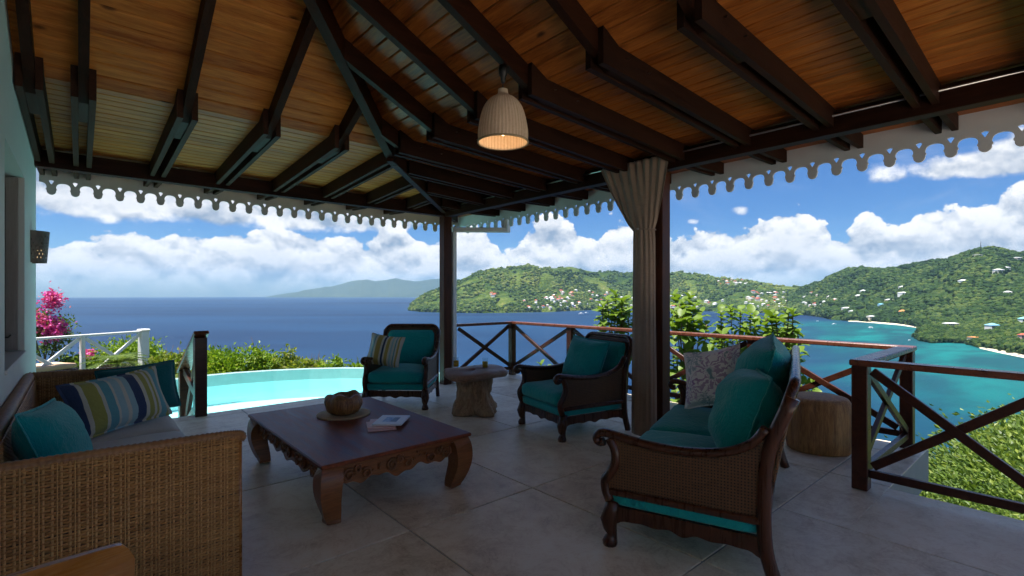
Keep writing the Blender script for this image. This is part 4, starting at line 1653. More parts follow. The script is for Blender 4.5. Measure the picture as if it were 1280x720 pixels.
    MB().prism(poly, lambda p, q, t: (p, float(yb(q)) + t, q), -.006 + .012, .012 + .006).build('back_panel', 'cane_weave', root)
    if back_pad:
        nb = 18

        def fpad(u, v):
            z = .42 + v * (back_h - .06 - .42)
            x = (2 * u - 1) * (hw - .075)
            cr = max(0.0, (1 - abs(2 * u - 1) ** 4) * (1 - abs(2 * v - 1) ** 6)) ** .5
            if v > .85:
                k = (v - .85) / .15
                x *= 1 - .12 * k * k
            return (x, float(yb(z)) - .012 - .075 * cr, z)
        m2 = MB().grid(fpad, nb, nb)
        m2.build('back_pad', 'teal_fabric', root)
        rimp = [fpad(0, v) for v in np.linspace(0.05, 1, 10)] + [fpad(u, 1) for u in np.linspace(0, 1, 10)] + [fpad(1, v) for v in np.linspace(1, 0.05, 10)]
        MB().tube([(p[0], p[1] - .004, p[2]) for p in rimp], .011, 6).build('pad_border', 'cane_weave', root)
    return root


F1 = math.atan2(-.73, -.68)
chair1 = cane_seat('armchair', 'mahogany cane armchair with teal upholstery by the corner post, striped pillow on it', (3.38, 6.18, 0), F1, .86, .88, True, 'cane armchairs')
F2 = math.atan2(.20, -.98)
chair2 = cane_seat('armchair', 'mahogany cane armchair beside the curtained post, facing the coffee table', (4.20, 3.79, 0), F2, .88, .90, True, 'cane armchairs', 1.02)
wv, bv = Vector((.945, .327)).normalized(), Vector((.327, -.945)).normalized()
SL, SD = 2.10, .90
SO = Vector((2.36, 1.89)) + Vector((RGT.x, RGT.y)) * .06
sc0 = SO + wv * (SL / 2 - .04) + bv * (SD / 2 - .04)
F3 = math.atan2(-bv.y, -bv.x)
settee = cane_seat('settee', 'long mahogany cane settee with teal seat in the foreground', (sc0.x, sc0.y, 0), F3, SL, SD, False, None, 1.05)


def on_settee(w, dep):
    p = SO + wv * w + bv * dep
    return p.x, p.y


x_, y_ = on_settee(.55, .68)
pillow('back_pillow', 'large puffy teal pillow at the near end of the settee', 'teal_fabric', (x_, y_, .475), (.74, .36, .55), F3 + R(10), R(20), R(-3), 1, 'pillow', 'teal pillows on the settee', .03, .05)
x_, y_ = on_settee(1.16, .74)
pillow('back_pillow', 'large teal pillow behind another on the settee, next to the floral pillow', 'teal_fabric', (x_, y_, .475), (.80, .36, .68), F3 + R(4), R(13), R(4), 2, 'pillow', 'teal pillows on the settee', .03, .05)
x_, y_ = on_settee(1.72, .32)
pillow('throw_pillow', 'cream throw pillow with purple flower print on the settee', 'floral_fabric', (x_, y_, .48), (.54, .17, .50), math.atan2(-wv.y, -wv.x) - R(28), R(16), R(-14), 3, 'pillow')
pillow('back_pillow', 'large teal pillow leaning in the armchair beside the curtained post', 'teal_fabric', (4.37, 3.75, .50), (.62, .22, .50), F2 + R(3), R(20), R(3), 4, 'pillow', None, .06, .03)
c1 = Vector((3.38, 6.18)) + Vector((math.cos(F1), math.sin(F1))) * .12
r1 = Vector((-math.sin(F1), math.cos(F1)))
c1 = c1 - r1 * .22
pillow('throw_pillow', 'cream throw pillow with yellow and blue stripes on the far armchair', 'stripe_chair', (c1.x, c1.y, .505), (.48, .14, .42), F1 - R(8), R(16), R(7), 5, 'pillow')

# ------------------------------------------------------------------ wicker sofa against the house wall
sofa = thing('wicker_sofa', 'long woven wicker sofa with pale cushions along the house wall', 'sofa', (0.15, 4.27, 0))
SX0, SX1, SY0, SY1 = -.32, .60, 2.77, 5.78
sl = Matrix.Translation((-.15, -4.27, 0))


def weave(mb, o, ux, un, length, z0, ztop, row=.0128, stake=.0275, amp=.0034):
    """plain weave: flat strands running in and out of upright stakes; ztop(s) gives the height"""
    o, ux, un = Vector(o), Vector(ux), Vector(un)
    n = int(length / stake) * 3
    j = 0
    z = z0
    while True:
        k0 = z - z0
        if z > ztop(0) and z > ztop(length):
            break
        pts = []
        hrow = row * random.uniform(.80, 1.04)
        dzr = random.uniform(-.0012, .0012)
        for i in range(n + 1):
            s = length * i / n
            off = amp * math.sin(math.pi * s / stake + (j % 2) * math.pi) + .004
            sag = .0012 * noise.noise((s * 9, j * 3.1, 0))
            pts.append((s, off, z + dzr + sag))
        V_, F_ = [], []
        for (s, off, zz_) in pts:
            zt = ztop(s)
            for (dn, dzz) in ((-.003, -hrow * .5), (.0025, -hrow * .25), (.0025, hrow * .25), (-.003, hrow * .5)):
                V_.append(o + ux * s + un * (off + dn) + Vector((0, 0, min(zz_ + dzz, zt) - o.z)))
        for i in range(n):
            for k in range(3):
                a = i * 4 + k
                F_.append((a, a + 4, a + 5, a + 1))
        mb.add(V_, F_, 0, True)
        j += 1
        z += row
    for i in range(int(length / stake) + 1):
        s = stake * (i + .5)
        if s < length:
            mb.tube([o + ux * s + un * .004 + Vector((0, 0, z0 - o.z - .01)), o + ux * s + un * .004 + Vector((0, 0, ztop(s) - o.z))], .0052, 6, mi=1)
    for i in range(int(length / (stake * 2))):
        # a paler binding cane runs up between every second pair of stakes
        s = stake * (2 * i + 1) + .002
        if i % 1 == 0:
            mb.tube([o + ux * s + un * .0072 + Vector((0, 0, z0 - o.z - .01)), o + ux * s + un * .0072 + Vector((0, 0, ztop(s) - o.z))], .0028, 5, mi=1)


def rim(mb, pts, r=.027, n=220):
    """wrapped cane rim"""
    P = spline(pts, n)
    mb.tube(P, [r * (1 + .07 * math.sin(i * 1.7)) for i in range(n)], 10)


zt = lambda s: .795 + .018 * (1 - s / (SX1 - SX0))
mb = MB()
weave(mb, sl @ Vector((SX0, SY0, 0)), (1, 0, 0), (0, -1, 0), SX1 - SX0, .04, zt)
near = MB().box((SX0, SY0 + .004, .03), (SX1 - .01, SY0 + .05, .785), mat=sl).build('near_arm', 'wicker_dark', sofa)
o = mb.build('weave', ['wicker_strand', 'wicker_stake'], near)
o['kind'] = 'stuff'
mb = MB()
rim(mb, [sl @ Vector(p) for p in [(SX0, SY0 + .02, .812), (.15, SY0 + .02, .803), (SX1 - .03, SY0 + .02, .793), (SX1 + .004, SY0 + .02, .768)]])
mb.build('arm_rim', 'wicker_rim', near)
MB().tube([sl @ Vector((SX1 + .004, SY0 + .012, 0.0)), sl @ Vector((SX1 + .004, SY0 + .012, .775))], .013, 10).build('corner_cane', 'golden_wood', near)
far = MB().box((SX0, SY1 - .07, .03), (SX1 - .01, SY1 - .005, .785), mat=sl).build('far_arm', 'wicker_dark', sofa)
mb = MB()
weave(mb, sl @ Vector((SX0, SY1 - .07, 0)), (1, 0, 0), (0, -1, 0), SX1 - SX0, .30, zt)
mb.build('weave', ['wicker_strand', 'wicker_stake'], far, kind='stuff')
mb = MB()
rim(mb, [sl @ Vector(p) for p in [(SX0, SY1 - .04, .812), (.15, SY1 - .04, .803), (SX1 - .03, SY1 - .04, .793), (SX1 + .004, SY1 - .04, .768)]], .04)
mb.build('arm_rim', 'wicker_rim', far)
# back leans a little to the wall
mb = MB()
mb.prism([(SX0 - .02, .03), (SX0 + .10, .03), (SX0 + .075, .40), (SX0 + .03, .80), (SX0 - .02, .80)], lambda p, q, t: sl @ Vector((p, t, q)), SY1 - .072, SY0 + .052)
back = mb.build('backrest', 'wicker_dark', sofa)
mb = MB()
for j in range(42):
    z = .36 + j * .0105
    x = np.interp(z, [.03, .40, .80], [SX0 + .10, SX0 + .075, SX0 + .03])
    P = [sl @ Vector((x + .004 + .004 * math.sin(math.pi * y / .03 + j * math.pi), y, z)) for y in np.arange(SY0 + .06, SY1 - .08, .02)]
    mb.tube(P, .0055, 4, cap=False)
mb.build('weave', 'wicker_strand', back, kind='stuff')
mb = MB()
rim(mb, [sl @ Vector(p) for p in [(SX0 + .0, SY0 + .03, .815), (SX0, 3.6, .817), (SX0, 4.8, .817), (SX0, SY1 - .05, .815)]], .036, 300)
mb.build('back_rim', 'wicker_rim', back)
MB().box((SX0 + .11, SY0 + .06, .05), (SX1 - .02, SY1 - .08, .27), mat=sl).build('seat_base', 'wicker_dark', sofa)
for i in range(3):
    y0 = SY0 + .062 + i * (SY1 - SY0 - .14) / 3
    cushion(sl @ Vector((SX0 + .10, y0 + .002, .272)), sl @ Vector((SX1 + .02, y0 + (SY1 - SY0 - .14) / 3 - .002, .425)), .045, .02, 12, seed=6 + i).build('seat_cushion', 'grey_fabric', sofa)
pillow('back_pillow', 'big teal pillow against the wicker sofa back nearest the camera', 'teal_fabric', (-.10, 3.72, .43), (.72, .22, .46), R(0) + R(-8), R(20), R(4), 7, 'pillow', None, .06, .03)
pillow('back_pillow', 'teal pillow at the far end of the wicker sofa behind the striped one', 'teal_dark_fabric', (.40, 5.50, .435), (.56, .16, .42), R(-82), R(14), R(-4), 8, 'pillow', None, .06)
pillow('throw_pillow', 'long striped navy, green and cream pillow on the wicker sofa', 'stripe_sofa', (.235, 5.02, .435), (.74, .20, .43), math.atan2(-.83, .56), R(22), R(-3), 9, 'pillow', None, .08)

# ------------------------------------------------------------------ golden wooden chair in the near corner
gc = thing('wooden_chair', 'golden wooden chair back poking up in the near corner', 'chair', (-.10, 1.88, 0), R(8))
prof = []
for u in np.linspace(-1, 1, 31):
    prof.append((u * .235, .742 - .012 * u * u - (.05 * (max(0, abs(u) - .82) / .18) ** 2.2)))
poly = prof[::-1] + [(-.235, .57), (.235, .57)]
MB().prism(poly, lambda p, q, t: (p, t + .35 * p * p + .03 * (q - .4), q), 0, .024).build('backrest', 'golden_wood', gc)
for s in (-1, 1):
    MB().tube([(s * .20, .055, .60), (s * .195, .03, .42), (s * .19, .06, 0)], [.016, .019, .015], 8).build('rear_leg', 'golden_wood', gc)
    MB().tube([(s * .19, -.34, .42), (s * .20, -.36, 0)], [.019, .015], 8).build('front_leg', 'golden_wood', gc)
cushion((-.23, -.39, .42), (.23, .06, .455), .012, .0, 6).build('seat', 'golden_wood', gc)

# ------------------------------------------------------------------ carved coffee table
TX0, TX1, TY0, TY1, TH = 1.14, 2.31, 3.13, 4.94, .42
tcx, tcy = (TX0 + TX1) / 2, (TY0 + TY1) / 2
table = thing('coffee_table', 'low dark wooden coffee table with carved apron and curved legs', 'table', (tcx, tcy, 0))
hx, hy = (TX1 - TX0) / 2, (TY1 - TY0) / 2
m2 = MB().cbox((-hx, -hy, TH - .028), (hx, hy, TH), .008)
top = m2.build('table_top', 'table_top_wood', table)
m2 = MB()
m2.cbox((-hx + .03, -hy + .03, TH - .052), (hx - .03, hy - .03, TH - .0285), .004)
m2.build('top_moulding', 'carved_wood', table)
for sx in (-1, 1):
    for sy in (-1, 1):
        p = spline([(0, 0, TH - .055), (.020, .020, TH - .10), (.030, .030, TH - .17), (.024, .024, TH - .25), (.004, .004, TH - .33), (-.012, -.012, TH - .385), (-.010, -.010, 0.0)], 18)
        cxy = Vector((sx * (hx - .095), sy * (hy - .095), 0))
        rad = np.interp(np.linspace(0, 1, 18), [0, .2, .4, .65, .85, .93, 1], [.082, .092, .086, .070, .056, .060, .054])
        MB().tube([cxy + Vector((sx * q.x, sy * q.y, q.z)) for q in p], list(rad * 1.12), 4, up=(1, 0, 0), smooth=False).build('leg', 'carved_wood', table)


def carving(L, seed):
    """pierced scrollwork: vines, volutes and leaves along the apron; local x along, z up"""
    g = random.Random(seed)
    mb = MB()
    nrep = max(2, round(L / .30))
    w = L / nrep
    for i in range(nrep):
        c = -L / 2 + (i + .5) * w
        fl = 1 if i < nrep / 2 else -1
        for (ox, oz, rr, turns, dr) in ((-.065, -.016, .044, 1.6, 1), (.06, -.028, .038, 1.5, -1), (.0, .012, .028, 1.3, 1)):
            P = []
            for k in range(22):
                a = dr * fl * k / 21 * turns * 2 * math.pi + (0.8 if dr > 0 else 2.4)
                r = rr * (1 - .78 * k / 21)
                P.append((c + fl * ox + r * math.cos(a), -.006 - .006 * math.sin(k / 21 * math.pi), -.052 + oz + r * math.sin(a)))
            mb.tube(P, [.0105 * (1 - .4 * k / 21) for k in range(22)], 6)
        for k in range(7):
            a0 = g.uniform(0, 2 * math.pi)
            lx, lz = c + fl * (k / 6 - .5) * w * .92, -.055 + .028 * math.sin(k * 2.1 + i)
            ln = g.uniform(.028, .046)
            d = Vector((math.cos(a0), 0, math.sin(a0) * .8)) * ln
            n_ = Vector((-d.z, 0, d.x)).normalized() * ln * .34
            p0 = Vector((lx, -.002, lz))
            mb.add([p0, p0 + d * .5 + n_ + Vector((0, -.003, 0)), p0 + d + Vector((0, -.002, 0)), p0 + d * .5 - n_ + Vector((0, -.003, 0)), p0 + d * .5 + Vector((0, -.014, 0))],
                   [(0, 4, 1), (1, 4, 2), (2, 4, 3), (3, 4, 0)], 0, False)
    return mb


def apron_edge(L):
    pts = []
    for i in range(61):
        u = i / 60
        x = -L / 2 + L * u
        pts.append((x, -.122 + .018 * math.cos(u * math.pi * 2 * round(L / .30)) - .012 * math.cos(u * math.pi * 2) * -1 + .010 * math.cos(u * 47)))
    return pts + [(L / 2, 0), (-L / 2, 0)]


for (L, ang, off) in ((2 * hx - .22, 0, hy - .07), (2 * hx - .22, math.pi, hy - .07), (2 * hy - .22, math.pi / 2, hx - .07), (2 * hy - .22, -math.pi / 2, hx - .07)):
    m = Matrix.Rotation(ang, 4, 'Z') @ Matrix.Translation((0, -off, TH - .053))
    b = MB().prism(apron_edge(L), lambda p, q, t: (p, t, q), 0, .022).build('apron', 'carved_wood', table)
    b.matrix_basis = m
    c = carving(L, int(off * 100)).build('carving', 'carved_wood', b)
    c['kind'] = 'stuff'

# bowl on a straw mat, magazines
PX, PY = 1.79, 4.36
MB().lathe([(0.001, .012), (.12, .011), (.215, .014), (.232, .010), (.228, .0), (.001, .0)], 40, (0, 0, 0)).build('straw_plate', 'straw', loc=(PX, PY, TH), label='flat round straw plate under the wooden bowl', cat='plate')


def knobbly(p, a, r, z):
    if r < .01:
        return p
    k = 1 + .03 * math.sin(a * 3 + 1) + .025 * math.sin(a * 7 + z * 40) + .16 * fbm((math.cos(a) * 2.2, math.sin(a) * 2.2, z * 9), 4)
    dz = (.012 * math.sin(a * 2 + .6) + .008 * math.sin(a * 5)) * (z / .17) ** 2
    return (p.x * k, p.y * k, p.z + dz)


wood('burl_wood', (0.40, 0.19, 0.06), (0.12, 0.045, 0.016), 'Z', 2.6, 0.4, 1.6, 0.1, 0.1, 0.8)
MB().lathe([(0.001, 0), (.105, 0), (.142, .025), (.160, .07), (.162, .115), (.150, .152), (.125, .170), (.105, .170), (.095, .15), (.09, .08), (0.001, .05)], 48, fn=knobbly).build(
    'wooden_bowl', 'burl_wood', loc=(PX, PY, TH + .0125), label='knobbly brown burl wood bowl on the coffee table', cat='bowl')


def cover_picture():
    m, nt, b = material('magazine_cover')
    co = coords(nt)
    x, y, z = xyz(nt, co)
    inside = (x.abs().smooth(.072, .074, 1, 0)) * ((y - .0).abs().smooth(.058, .06, 1, 0))
    n = tex_noise(nt, co, 22, 4, 0.6)
    horizon = (y + (n - .5) * .03).smooth(-.012, -.002)
    pic = mixc(nt, horizon, mixc(nt, n, (0.02, 0.05, 0.11), (0.10, 0.17, 0.27)), mixc(nt, n.smooth(.4, .65), (0.08, 0.20, 0.45), (0.45, 0.55, 0.68)))
    col = mixc(nt, inside * z.gt(0.0), (0.78, 0.78, 0.78), pic)
    setp(nt, b, color=col, rough=0.35, spec=0.5)


cover_picture()
mz = TH
for (nm, lab, mat_, x, y, rz_, w, h, t) in (
        ('magazine', 'pale pink magazine at the bottom of the small pile', 'paper_pink', 1.86, 3.77, R(68), .30, .22, .008),
        ('magazine', 'pink-edged magazine in the middle of the pile', 'paper_pink', 1.885, 3.80, R(60), .29, .21, .009),
        ('picture_book', 'white book with a blue sea photo on its cover, on top of the pile', 'magazine_cover', 1.97, 3.80, R(47), .30, .24, .013)):
    m2 = MB().cbox((-w / 2, -h / 2, -t / 2), (w / 2, h / 2, t / 2), .0012)
    b = m2.build(nm, mat_, loc=(x, y, mz + t / 2 + .0004), rot=(0, 0, rz_), label=lab, cat='book' if 'book' in nm else 'magazine')
    MB().box((-w / 2 + .003, -h / 2 - .0006, -t / 2 + .0015), (w / 2 + .0006, h / 2 + .0006, t / 2 - .0015)).build('pages', 'paper_white', b)
    mz += t + .0006

# ------------------------------------------------------------------ root side table with two glasses of juice
rt = thing('root_table', 'side table made of a bleached tree root with slab top', 'table', (3.80, 5.08, 0))


def rooty(p, a, r, z):
    k = 1 + (.16 * (1 - z / .46) + .10) * math.sin(a * 4 + 1.2 + z * 3.2) + .11 * abs(math.sin(a * 5.5 + z * 5)) + .42 * fbm((math.cos(a) * 2.2, math.sin(a) * 2.2, z * 6), 4)
    return (p.x * k, p.y * k, p.z)


MB().lathe([(.25, 0), (.262, .03), (.245, .08), (.215, .13), (.195, .18), (.185, .22), (.185, .27), (.19, .31), (.20, .36), (.205, .40), (.20, .45)], 72, fn=rooty, cap0=True, cap1=True).build('root_base', 'drift_wood', rt)


def slabby(p, a, r, z):
    k = 1 + .08 * math.sin(a * 2 + .4) + .07 * math.sin(a * 3 + 2) + .20 * fbm((math.cos(a) * 1.6, math.sin(a) * 1.6, z * 3), 4)
    return (p.x * k * 1.0, p.y * k * .88, p.z + .012 * math.sin(a * 3))


MB().lathe([(.36, .452), (.425, .463), (.445, .49), (.44, .525), (.415, .543), (.2, .548), (.001, .548)], 56, fn=slabby, cap0=True).build('slab_top', 'drift_wood_top', rt)
for (lab, x, y) in (('glass of orange juice on the root table near the corner post', 3.70, 5.36), ('glass of orange juice on the root table towards the railing', 3.93, 5.04)):
    g = thing('juice_glass', lab, 'glass', (x, y, .552), 0, 'glasses of orange juice')
    MB().lathe([(.001, .0), (.034, .0), (.036, .004), (.041, .13), (.038, .13), (.0345, .008), (.001, .008)], 24).build('tumbler', 'clear_glass', g)
    MB().lathe([(.001, .0085), (.0338, .0085), (.0365, .085), (.001, .085)], 24).build('orange_juice', 'juice', g)

# ------------------------------------------------------------------ stump stool
def stumpy(p, a, r, z):
    k = 1 + .035 * math.sin(a * 3 + .5) + .02 * math.sin(a * 8 + 2) + .05 * fbm((math.cos(a) * 2.5, math.sin(a) * 2.5, z * 1.5), 3)
    return (p.x * k, p.y * k, p.z)


MB().lathe([(.245, 0), (.265, .02), (.282, .12), (.288, .25), (.284, .38), (.272, .465), (.25, .505), (.22, .517), (.001, .52)], 56, fn=stumpy, cap0=True).build(
    'stump_stool', 'stump_wood', loc=(5.40, 1.68, 0), label='round tree stump stool beside the railing', cat='stool')

# ------------------------------------------------------------------ pendant lamp, wall lantern, curtain
LX, LY = 2.25, 2.68
ztop_l = zx(LX) - RD * 1.12
lamp = thing('pendant_lamp', 'woven rattan pendant lamp, lit, hanging under a rafter', 'lamp', (LX, LY, 2.57))
MB().lathe([(.030, ztop_l - 2.57), (.032, ztop_l - 2.60), (.030, ztop_l - 2.63), (.018, ztop_l - 2.65), (.016, ztop_l - 2.68), (.012, ztop_l - 2.69)], 16, cap0=True, cap1=True).build('ceiling_fitting', 'metal_dark', lamp)
MB().tube([(0, 0, ztop_l - 2.69), (0, 0, .36)], .004, 6).build('cord', 'metal_dark', lamp)
sh = [(.034, .375), (.038, .345), (.055, .328), (.098, .300), (.134, .252), (.157, .19), (.171, .12), (.178, .06), (.176, .0)]
P = spline([(r, 0, z) for r, z in sh], 30)
prof = [(p.x, p.z) for p in P]
MB().lathe(prof + [(r - .006, z) for r, z in prof[::-1]], 64).build('lamp_shade', 'shade_weave', lamp)
MB().lathe([(.174, -.004), (.181, -.004), (.183, .003), (.180, .009), (.173, .008)], 64).build('shade_rim', 'straw', lamp)
MB().lathe([(.001, .05), (.016, .055), (.027, .075), (.028, .095), (.018, .125), (.013, .15), (.013, .17)], 20).build('bulb', 'bulb_glow', lamp)
MB().lathe([(.016, .15), (.018, .20), (.006, .22), (.006, .36)], 12, cap0=True).build('lamp_holder', 'metal_dark', lamp)
ld = bpy.data.lights.new('bulb_light', 'POINT')
ld.energy = 0.4
ld.color = (1.0, 0.74, 0.46)
ld.shadow_soft_size = .03
lo = bpy.data.objects.new('bulb_light', ld)
COL.objects.link(lo)
lo.parent = lamp
lo.location = (0, 0, .03)

lan = thing('wall_lantern', 'dark pierced metal lantern on the house wall above the sofa', 'lantern', (WALL_X, 6.55, 1.80))
V, F = [], []
nh, nz = 26, 9
mb = MB()
for iz in range(nz):
    for ia in range(nh):
        a0, a1 = -math.pi / 2 + math.pi * ia / nh, -math.pi / 2 + math.pi * (ia + 1) / nh
        z0, z1 = .30 * iz / nz, .30 * (iz + 1) / nz
        rr = lambda z: .105 + .02 * z / .30
        q = [(rr(z) * 1.05 * math.cos(a), rr(z) * math.sin(a), z) for a, z in ((a0, z0), (a1, z0), (a1, z1), (a0, z1))]
        c = sum((Vector(p) for p in q), Vector()) / 4
        if 0 < iz < nz - 1 and (ia + iz) % 2 == 0:
            inn = [c + (Vector(p) - c) * .40 for p in q]
            mb.add(q + inn, [(0, 1, 5, 4), (1, 2, 6, 5), (2, 3, 7, 6), (3, 0, 4, 7)], 0, False)
        else:
            mb.add(q, [(0, 1, 2, 3)], 0, False)
mb.build('lantern_shade', 'lantern_metal', lan)
m2 = MB().cbox((.001, -.06, .05), (.02, .06, .25), .004)
m2.build('back_plate', 'metal_dark', lan)
MB().lathe([(.001, .04), (.022, .04), (.022, .12), (.010, .125), (.001, .145)], 14, (.06, 0, 0)).build('candle', 'candle_glow', lan)

rod = thing('curtain_rod', 'thin metal curtain rod along the inner face of the beam', 'rod', (4.535, 3.2, 2.925))
MB().tube([(0, -4.4, 0), (0, 3.7, 0)], .009, 8).build('rod', 'metal_steel', rod)
for y in (-3.6, -2.2, -.4, 1.45, 3.6):
    MB().tube([(0, y, 0), (.03, y, 0)], .006, 6).build('bracket', 'metal_steel', rod)

cur = thing('curtain', 'brown curtain gathered and tied against the timber post', 'curtain', (4.46, 3.05, 0))
NU, NV = 150, 46
zs_ = np.concatenate([np.linspace(2.93, 2.22, 22), np.linspace(2.18, 0.012, 24)])


def curt(i, j):
    u = i / (NU - 1)
    z = zs_[j]
    ph = u * 2 * math.pi * 8.5 + .9 * math.sin(u * 9)
    k = max(0.0, min(1.0, (z - 2.17) / (2.93 - 2.17)))
    k = k ** .78
    # top: a fan along the rod; tied part: a flattened roll beside the post
    yt = 3.63 - (3.63 - 2.74) * u - 3.05
    xt = 4.53 - 4.46 - .022 + (.012 + .009 * noise.noise((u * 7, 3.3, 0))) * math.sin(ph) - .0
    a = (u - .5) * 2
    lowf = max(0, (2.17 - z) / 2.17)
    rad = .118 + .022 * lowf - .012 * math.exp(-((z - 2.19) / .06) ** 2)
    fold = (.009 * (1 - min(1, lowf * 6)) + .004) * math.sin(ph * .9) * (1 + .6 * noise.noise((u * 5, z * .8, 1.7))) + .008 * noise.noise((u * 3, z * 1.1, 5.0))
    yb_ = rad * math.sin(-a * 1.9) * 1.05 + fold * math.cos(a * 2) * .35
    xb = -(rad * .55) * math.cos(a * 1.9) + fold + .055
    x = xt * k + xb * (1 - k)
    y = yt * k + yb_ * (1 - k)
    return (x, y, z)


mb = MB()
mb.add([curt(i, j) for j in range(NV) for i in range(NU)], [(j * NU + i, j * NU + i + 1, (j + 1) * NU + i + 1, (j + 1) * NU + i) for j in range(NV - 1) for i in range(NU - 1)], 0, True)
c = mb.build('curtain_cloth', 'curtain_fabric', cur)
md = c.modifiers.new('thick', 'SOLIDIFY')
md.thickness = .003
pts = [(-.075 * math.cos(a) + .055, .135 * math.sin(a), 2.185 + .01 * math.sin(a)) for a in np.linspace(-2.0, 2.0, 18)]
MB().tube(pts, [(.009, .004)] * 18, 6, up=(0, 0, 1)).build('tie_back', 'curtain_fabric', cur)
m2 = MB()
m2.lathe([(.001, -.012), (.012, -.006), (.014, .004), (.001, .012)], 10, (-.03, .02, 2.19))
m2.build('tie_hook', 'metal_steel', cur)
for k in range(9):
    y = 3.61 - k * .107 - 3.05
    a_ = np.linspace(0, 2 * math.pi, 13)
    MB().tube([(.075 + .016 * math.cos(t), y, 2.925 + .016 * math.sin(t)) for t in a_], .0025, 5, cap=False).build('curtain_ring', 'metal_steel', cur)


# ------------------------------------------------------------------ garden plants
def spot(px, d):
    t = (px - 640) / 620
    return Vector((FWD.x * d + RGT.x * t * d, FWD.y * d + RGT.y * t * d, 0))


def leaves_np(c, dirs, l, w, g, fold=0.25):
    """folded diamond leaves; arrays of centres, directions, lengths, widths"""
    n = len(c)
    dirs = dirs / np.linalg.norm(dirs, axis=1, keepdims=True)
    rnd = g.normal(size=(n, 3))
    side = np.cross(dirs, rnd)
    side /= np.linalg.norm(side, axis=1, keepdims=True) + 1e-9
    nor = np.cross(side, dirs)
    l, w = l[:, None], w[:, None]
    a = c - dirs * l * 0.5
    t = c + dirs * l * 0.5
    p = c + side * w * 0.5 + nor * w * fold
    q = c - side * w * 0.5 + nor * w * fold
    V_ = np.stack([a, p, t, q], 1).reshape(-1, 3)
    k = np.arange(n)[:, None] * 4
    F_ = np.concatenate([k + np.array([0, 1, 2]), k + np.array([0, 2, 3])], 1).reshape(-1, 3)
    return V_, F_


def bush(name, label, base, rx, ry, h, n, lsize, mat, seed, cat='shrub', group=None, clumps=26, stems=7, flowers=None, up=0.35, twigs=0):
    g = np.random.default_rng(seed)
    root = thing(name, label, cat, base, 0, group)
    cc = g.normal(size=(clumps, 3))
    cc /= np.linalg.norm(cc, axis=1, keepdims=True)
    cc *= g.uniform(0.35, 1.0, (clumps, 1)) ** 0.6
    cc[:, 2] = np.abs(cc[:, 2]) * 0.95 + g.uniform(-.25, .1, clumps)
    cc = cc * np.array([rx, ry, h * 0.52]) + np.array([0, 0, h * 0.40])
    k = g.integers(0, clumps, n)
    sig = min(rx, ry) * 0.22
    c = cc[k] + g.normal(size=(n, 3)) * sig * np.array([1, 1, .8])
    c[:, 2] = np.maximum(c[:, 2], 0.03)
    out = (c - cc[k]) / (sig + 1e-6) * 0.5 + g.normal(size=(n, 3)) * 0.5 + np.array([0, 0, up])
    V_, F_ = leaves_np(c, out, g.uniform(.6, 1.2, n) * lsize, g.uniform(.35, .6, n) * lsize, g)
    link('crown', np_mesh('crown', V_, F_, mat), root)
    mb = MB()
    for i in range(stems):
        tip = cc[i % clumps]
        mb.tube(spline([(g.uniform(-.1, .1), g.uniform(-.1, .1), -.25), (tip[0] * .35, tip[1] * .35, tip[2] * .45), tuple(tip)], 7), list(np.linspace(.022, .006, 7)), 5)
    for i in range(twigs):
        b = cc[g.integers(0, clumps)]
        e = b + np.array([g.uniform(-.12, .12), g.uniform(-.12, .12), g.uniform(.2, .42)])
        mb.tube([tuple(b), tuple((b + e) / 2 + g.normal(size=3) * .02), tuple(e)], [.006, .005, .003], 4)
    mb.build('stem', 'bark', root)
    if flowers:
        nf, fmat, fsz, region = flowers
        kk = g.integers(0, len(region), nf)
        rc = np.array(region)[kk]
        c = rc[:, :3] + g.normal(size=(nf, 3)) * rc[:, 3:4]
        V_, F_ = leaves_np(c, g.normal(size=(nf, 3)), g.uniform(.7, 1.2, nf) * fsz, g.uniform(.6, .95, nf) * fsz, g, .15)
        link('blossoms', np_mesh('blossoms', V_, F_, fmat), root)
    return root


def gz(p): return float(ground_z(p.x, p.y))


for (px_, d_, top, rx_, n_, mat_, sd_, lab) in (
        (212, 11.2, .12, .62, 2600, 'leaf_dry', 31, 'olive green bush between the white railing and the stair newel'),
        (255, 12.4, .12, .55, 2200, 'leaf_hedge', 36, 'bright bush just behind the stair newel post'),
        (300, 12.2, .30, .85, 4200, 'leaf_hedge', 32, 'biggest bright yellow-green bush beyond the pool'),
        (352, 12.8, .12, .55, 2200, 'leaf_dry', 33, 'twiggy olive bush beyond the middle of the pool'),
        (385, 12.4, .10, .55, 2200, 'leaf_dry', 37, 'small twiggy bush between two brighter bushes beyond the pool'),
        (418, 12.0, .06, .48, 2000, 'leaf_hedge', 34, 'small bright bush beyond the pool near the far armchair'),
        (452, 12.3, .0, .5, 1800, 'leaf_hedge', 35, 'low bright bush half hidden behind the far armchair'),
        (500, 12.6, -.1, .6, 1500, 'leaf_hedge', 38, 'low bush behind the seat of the far armchair')):
    p = spot(px_, d_)
    p.z = gz(p) - .05
    bush('garden_bush', lab, p, rx_, rx_ * .8, top - p.z + .06, n_, .115, mat_, sd_, group='bushes beyond the pool', clumps=30, twigs=14 if mat_ == 'leaf_dry' else 3)

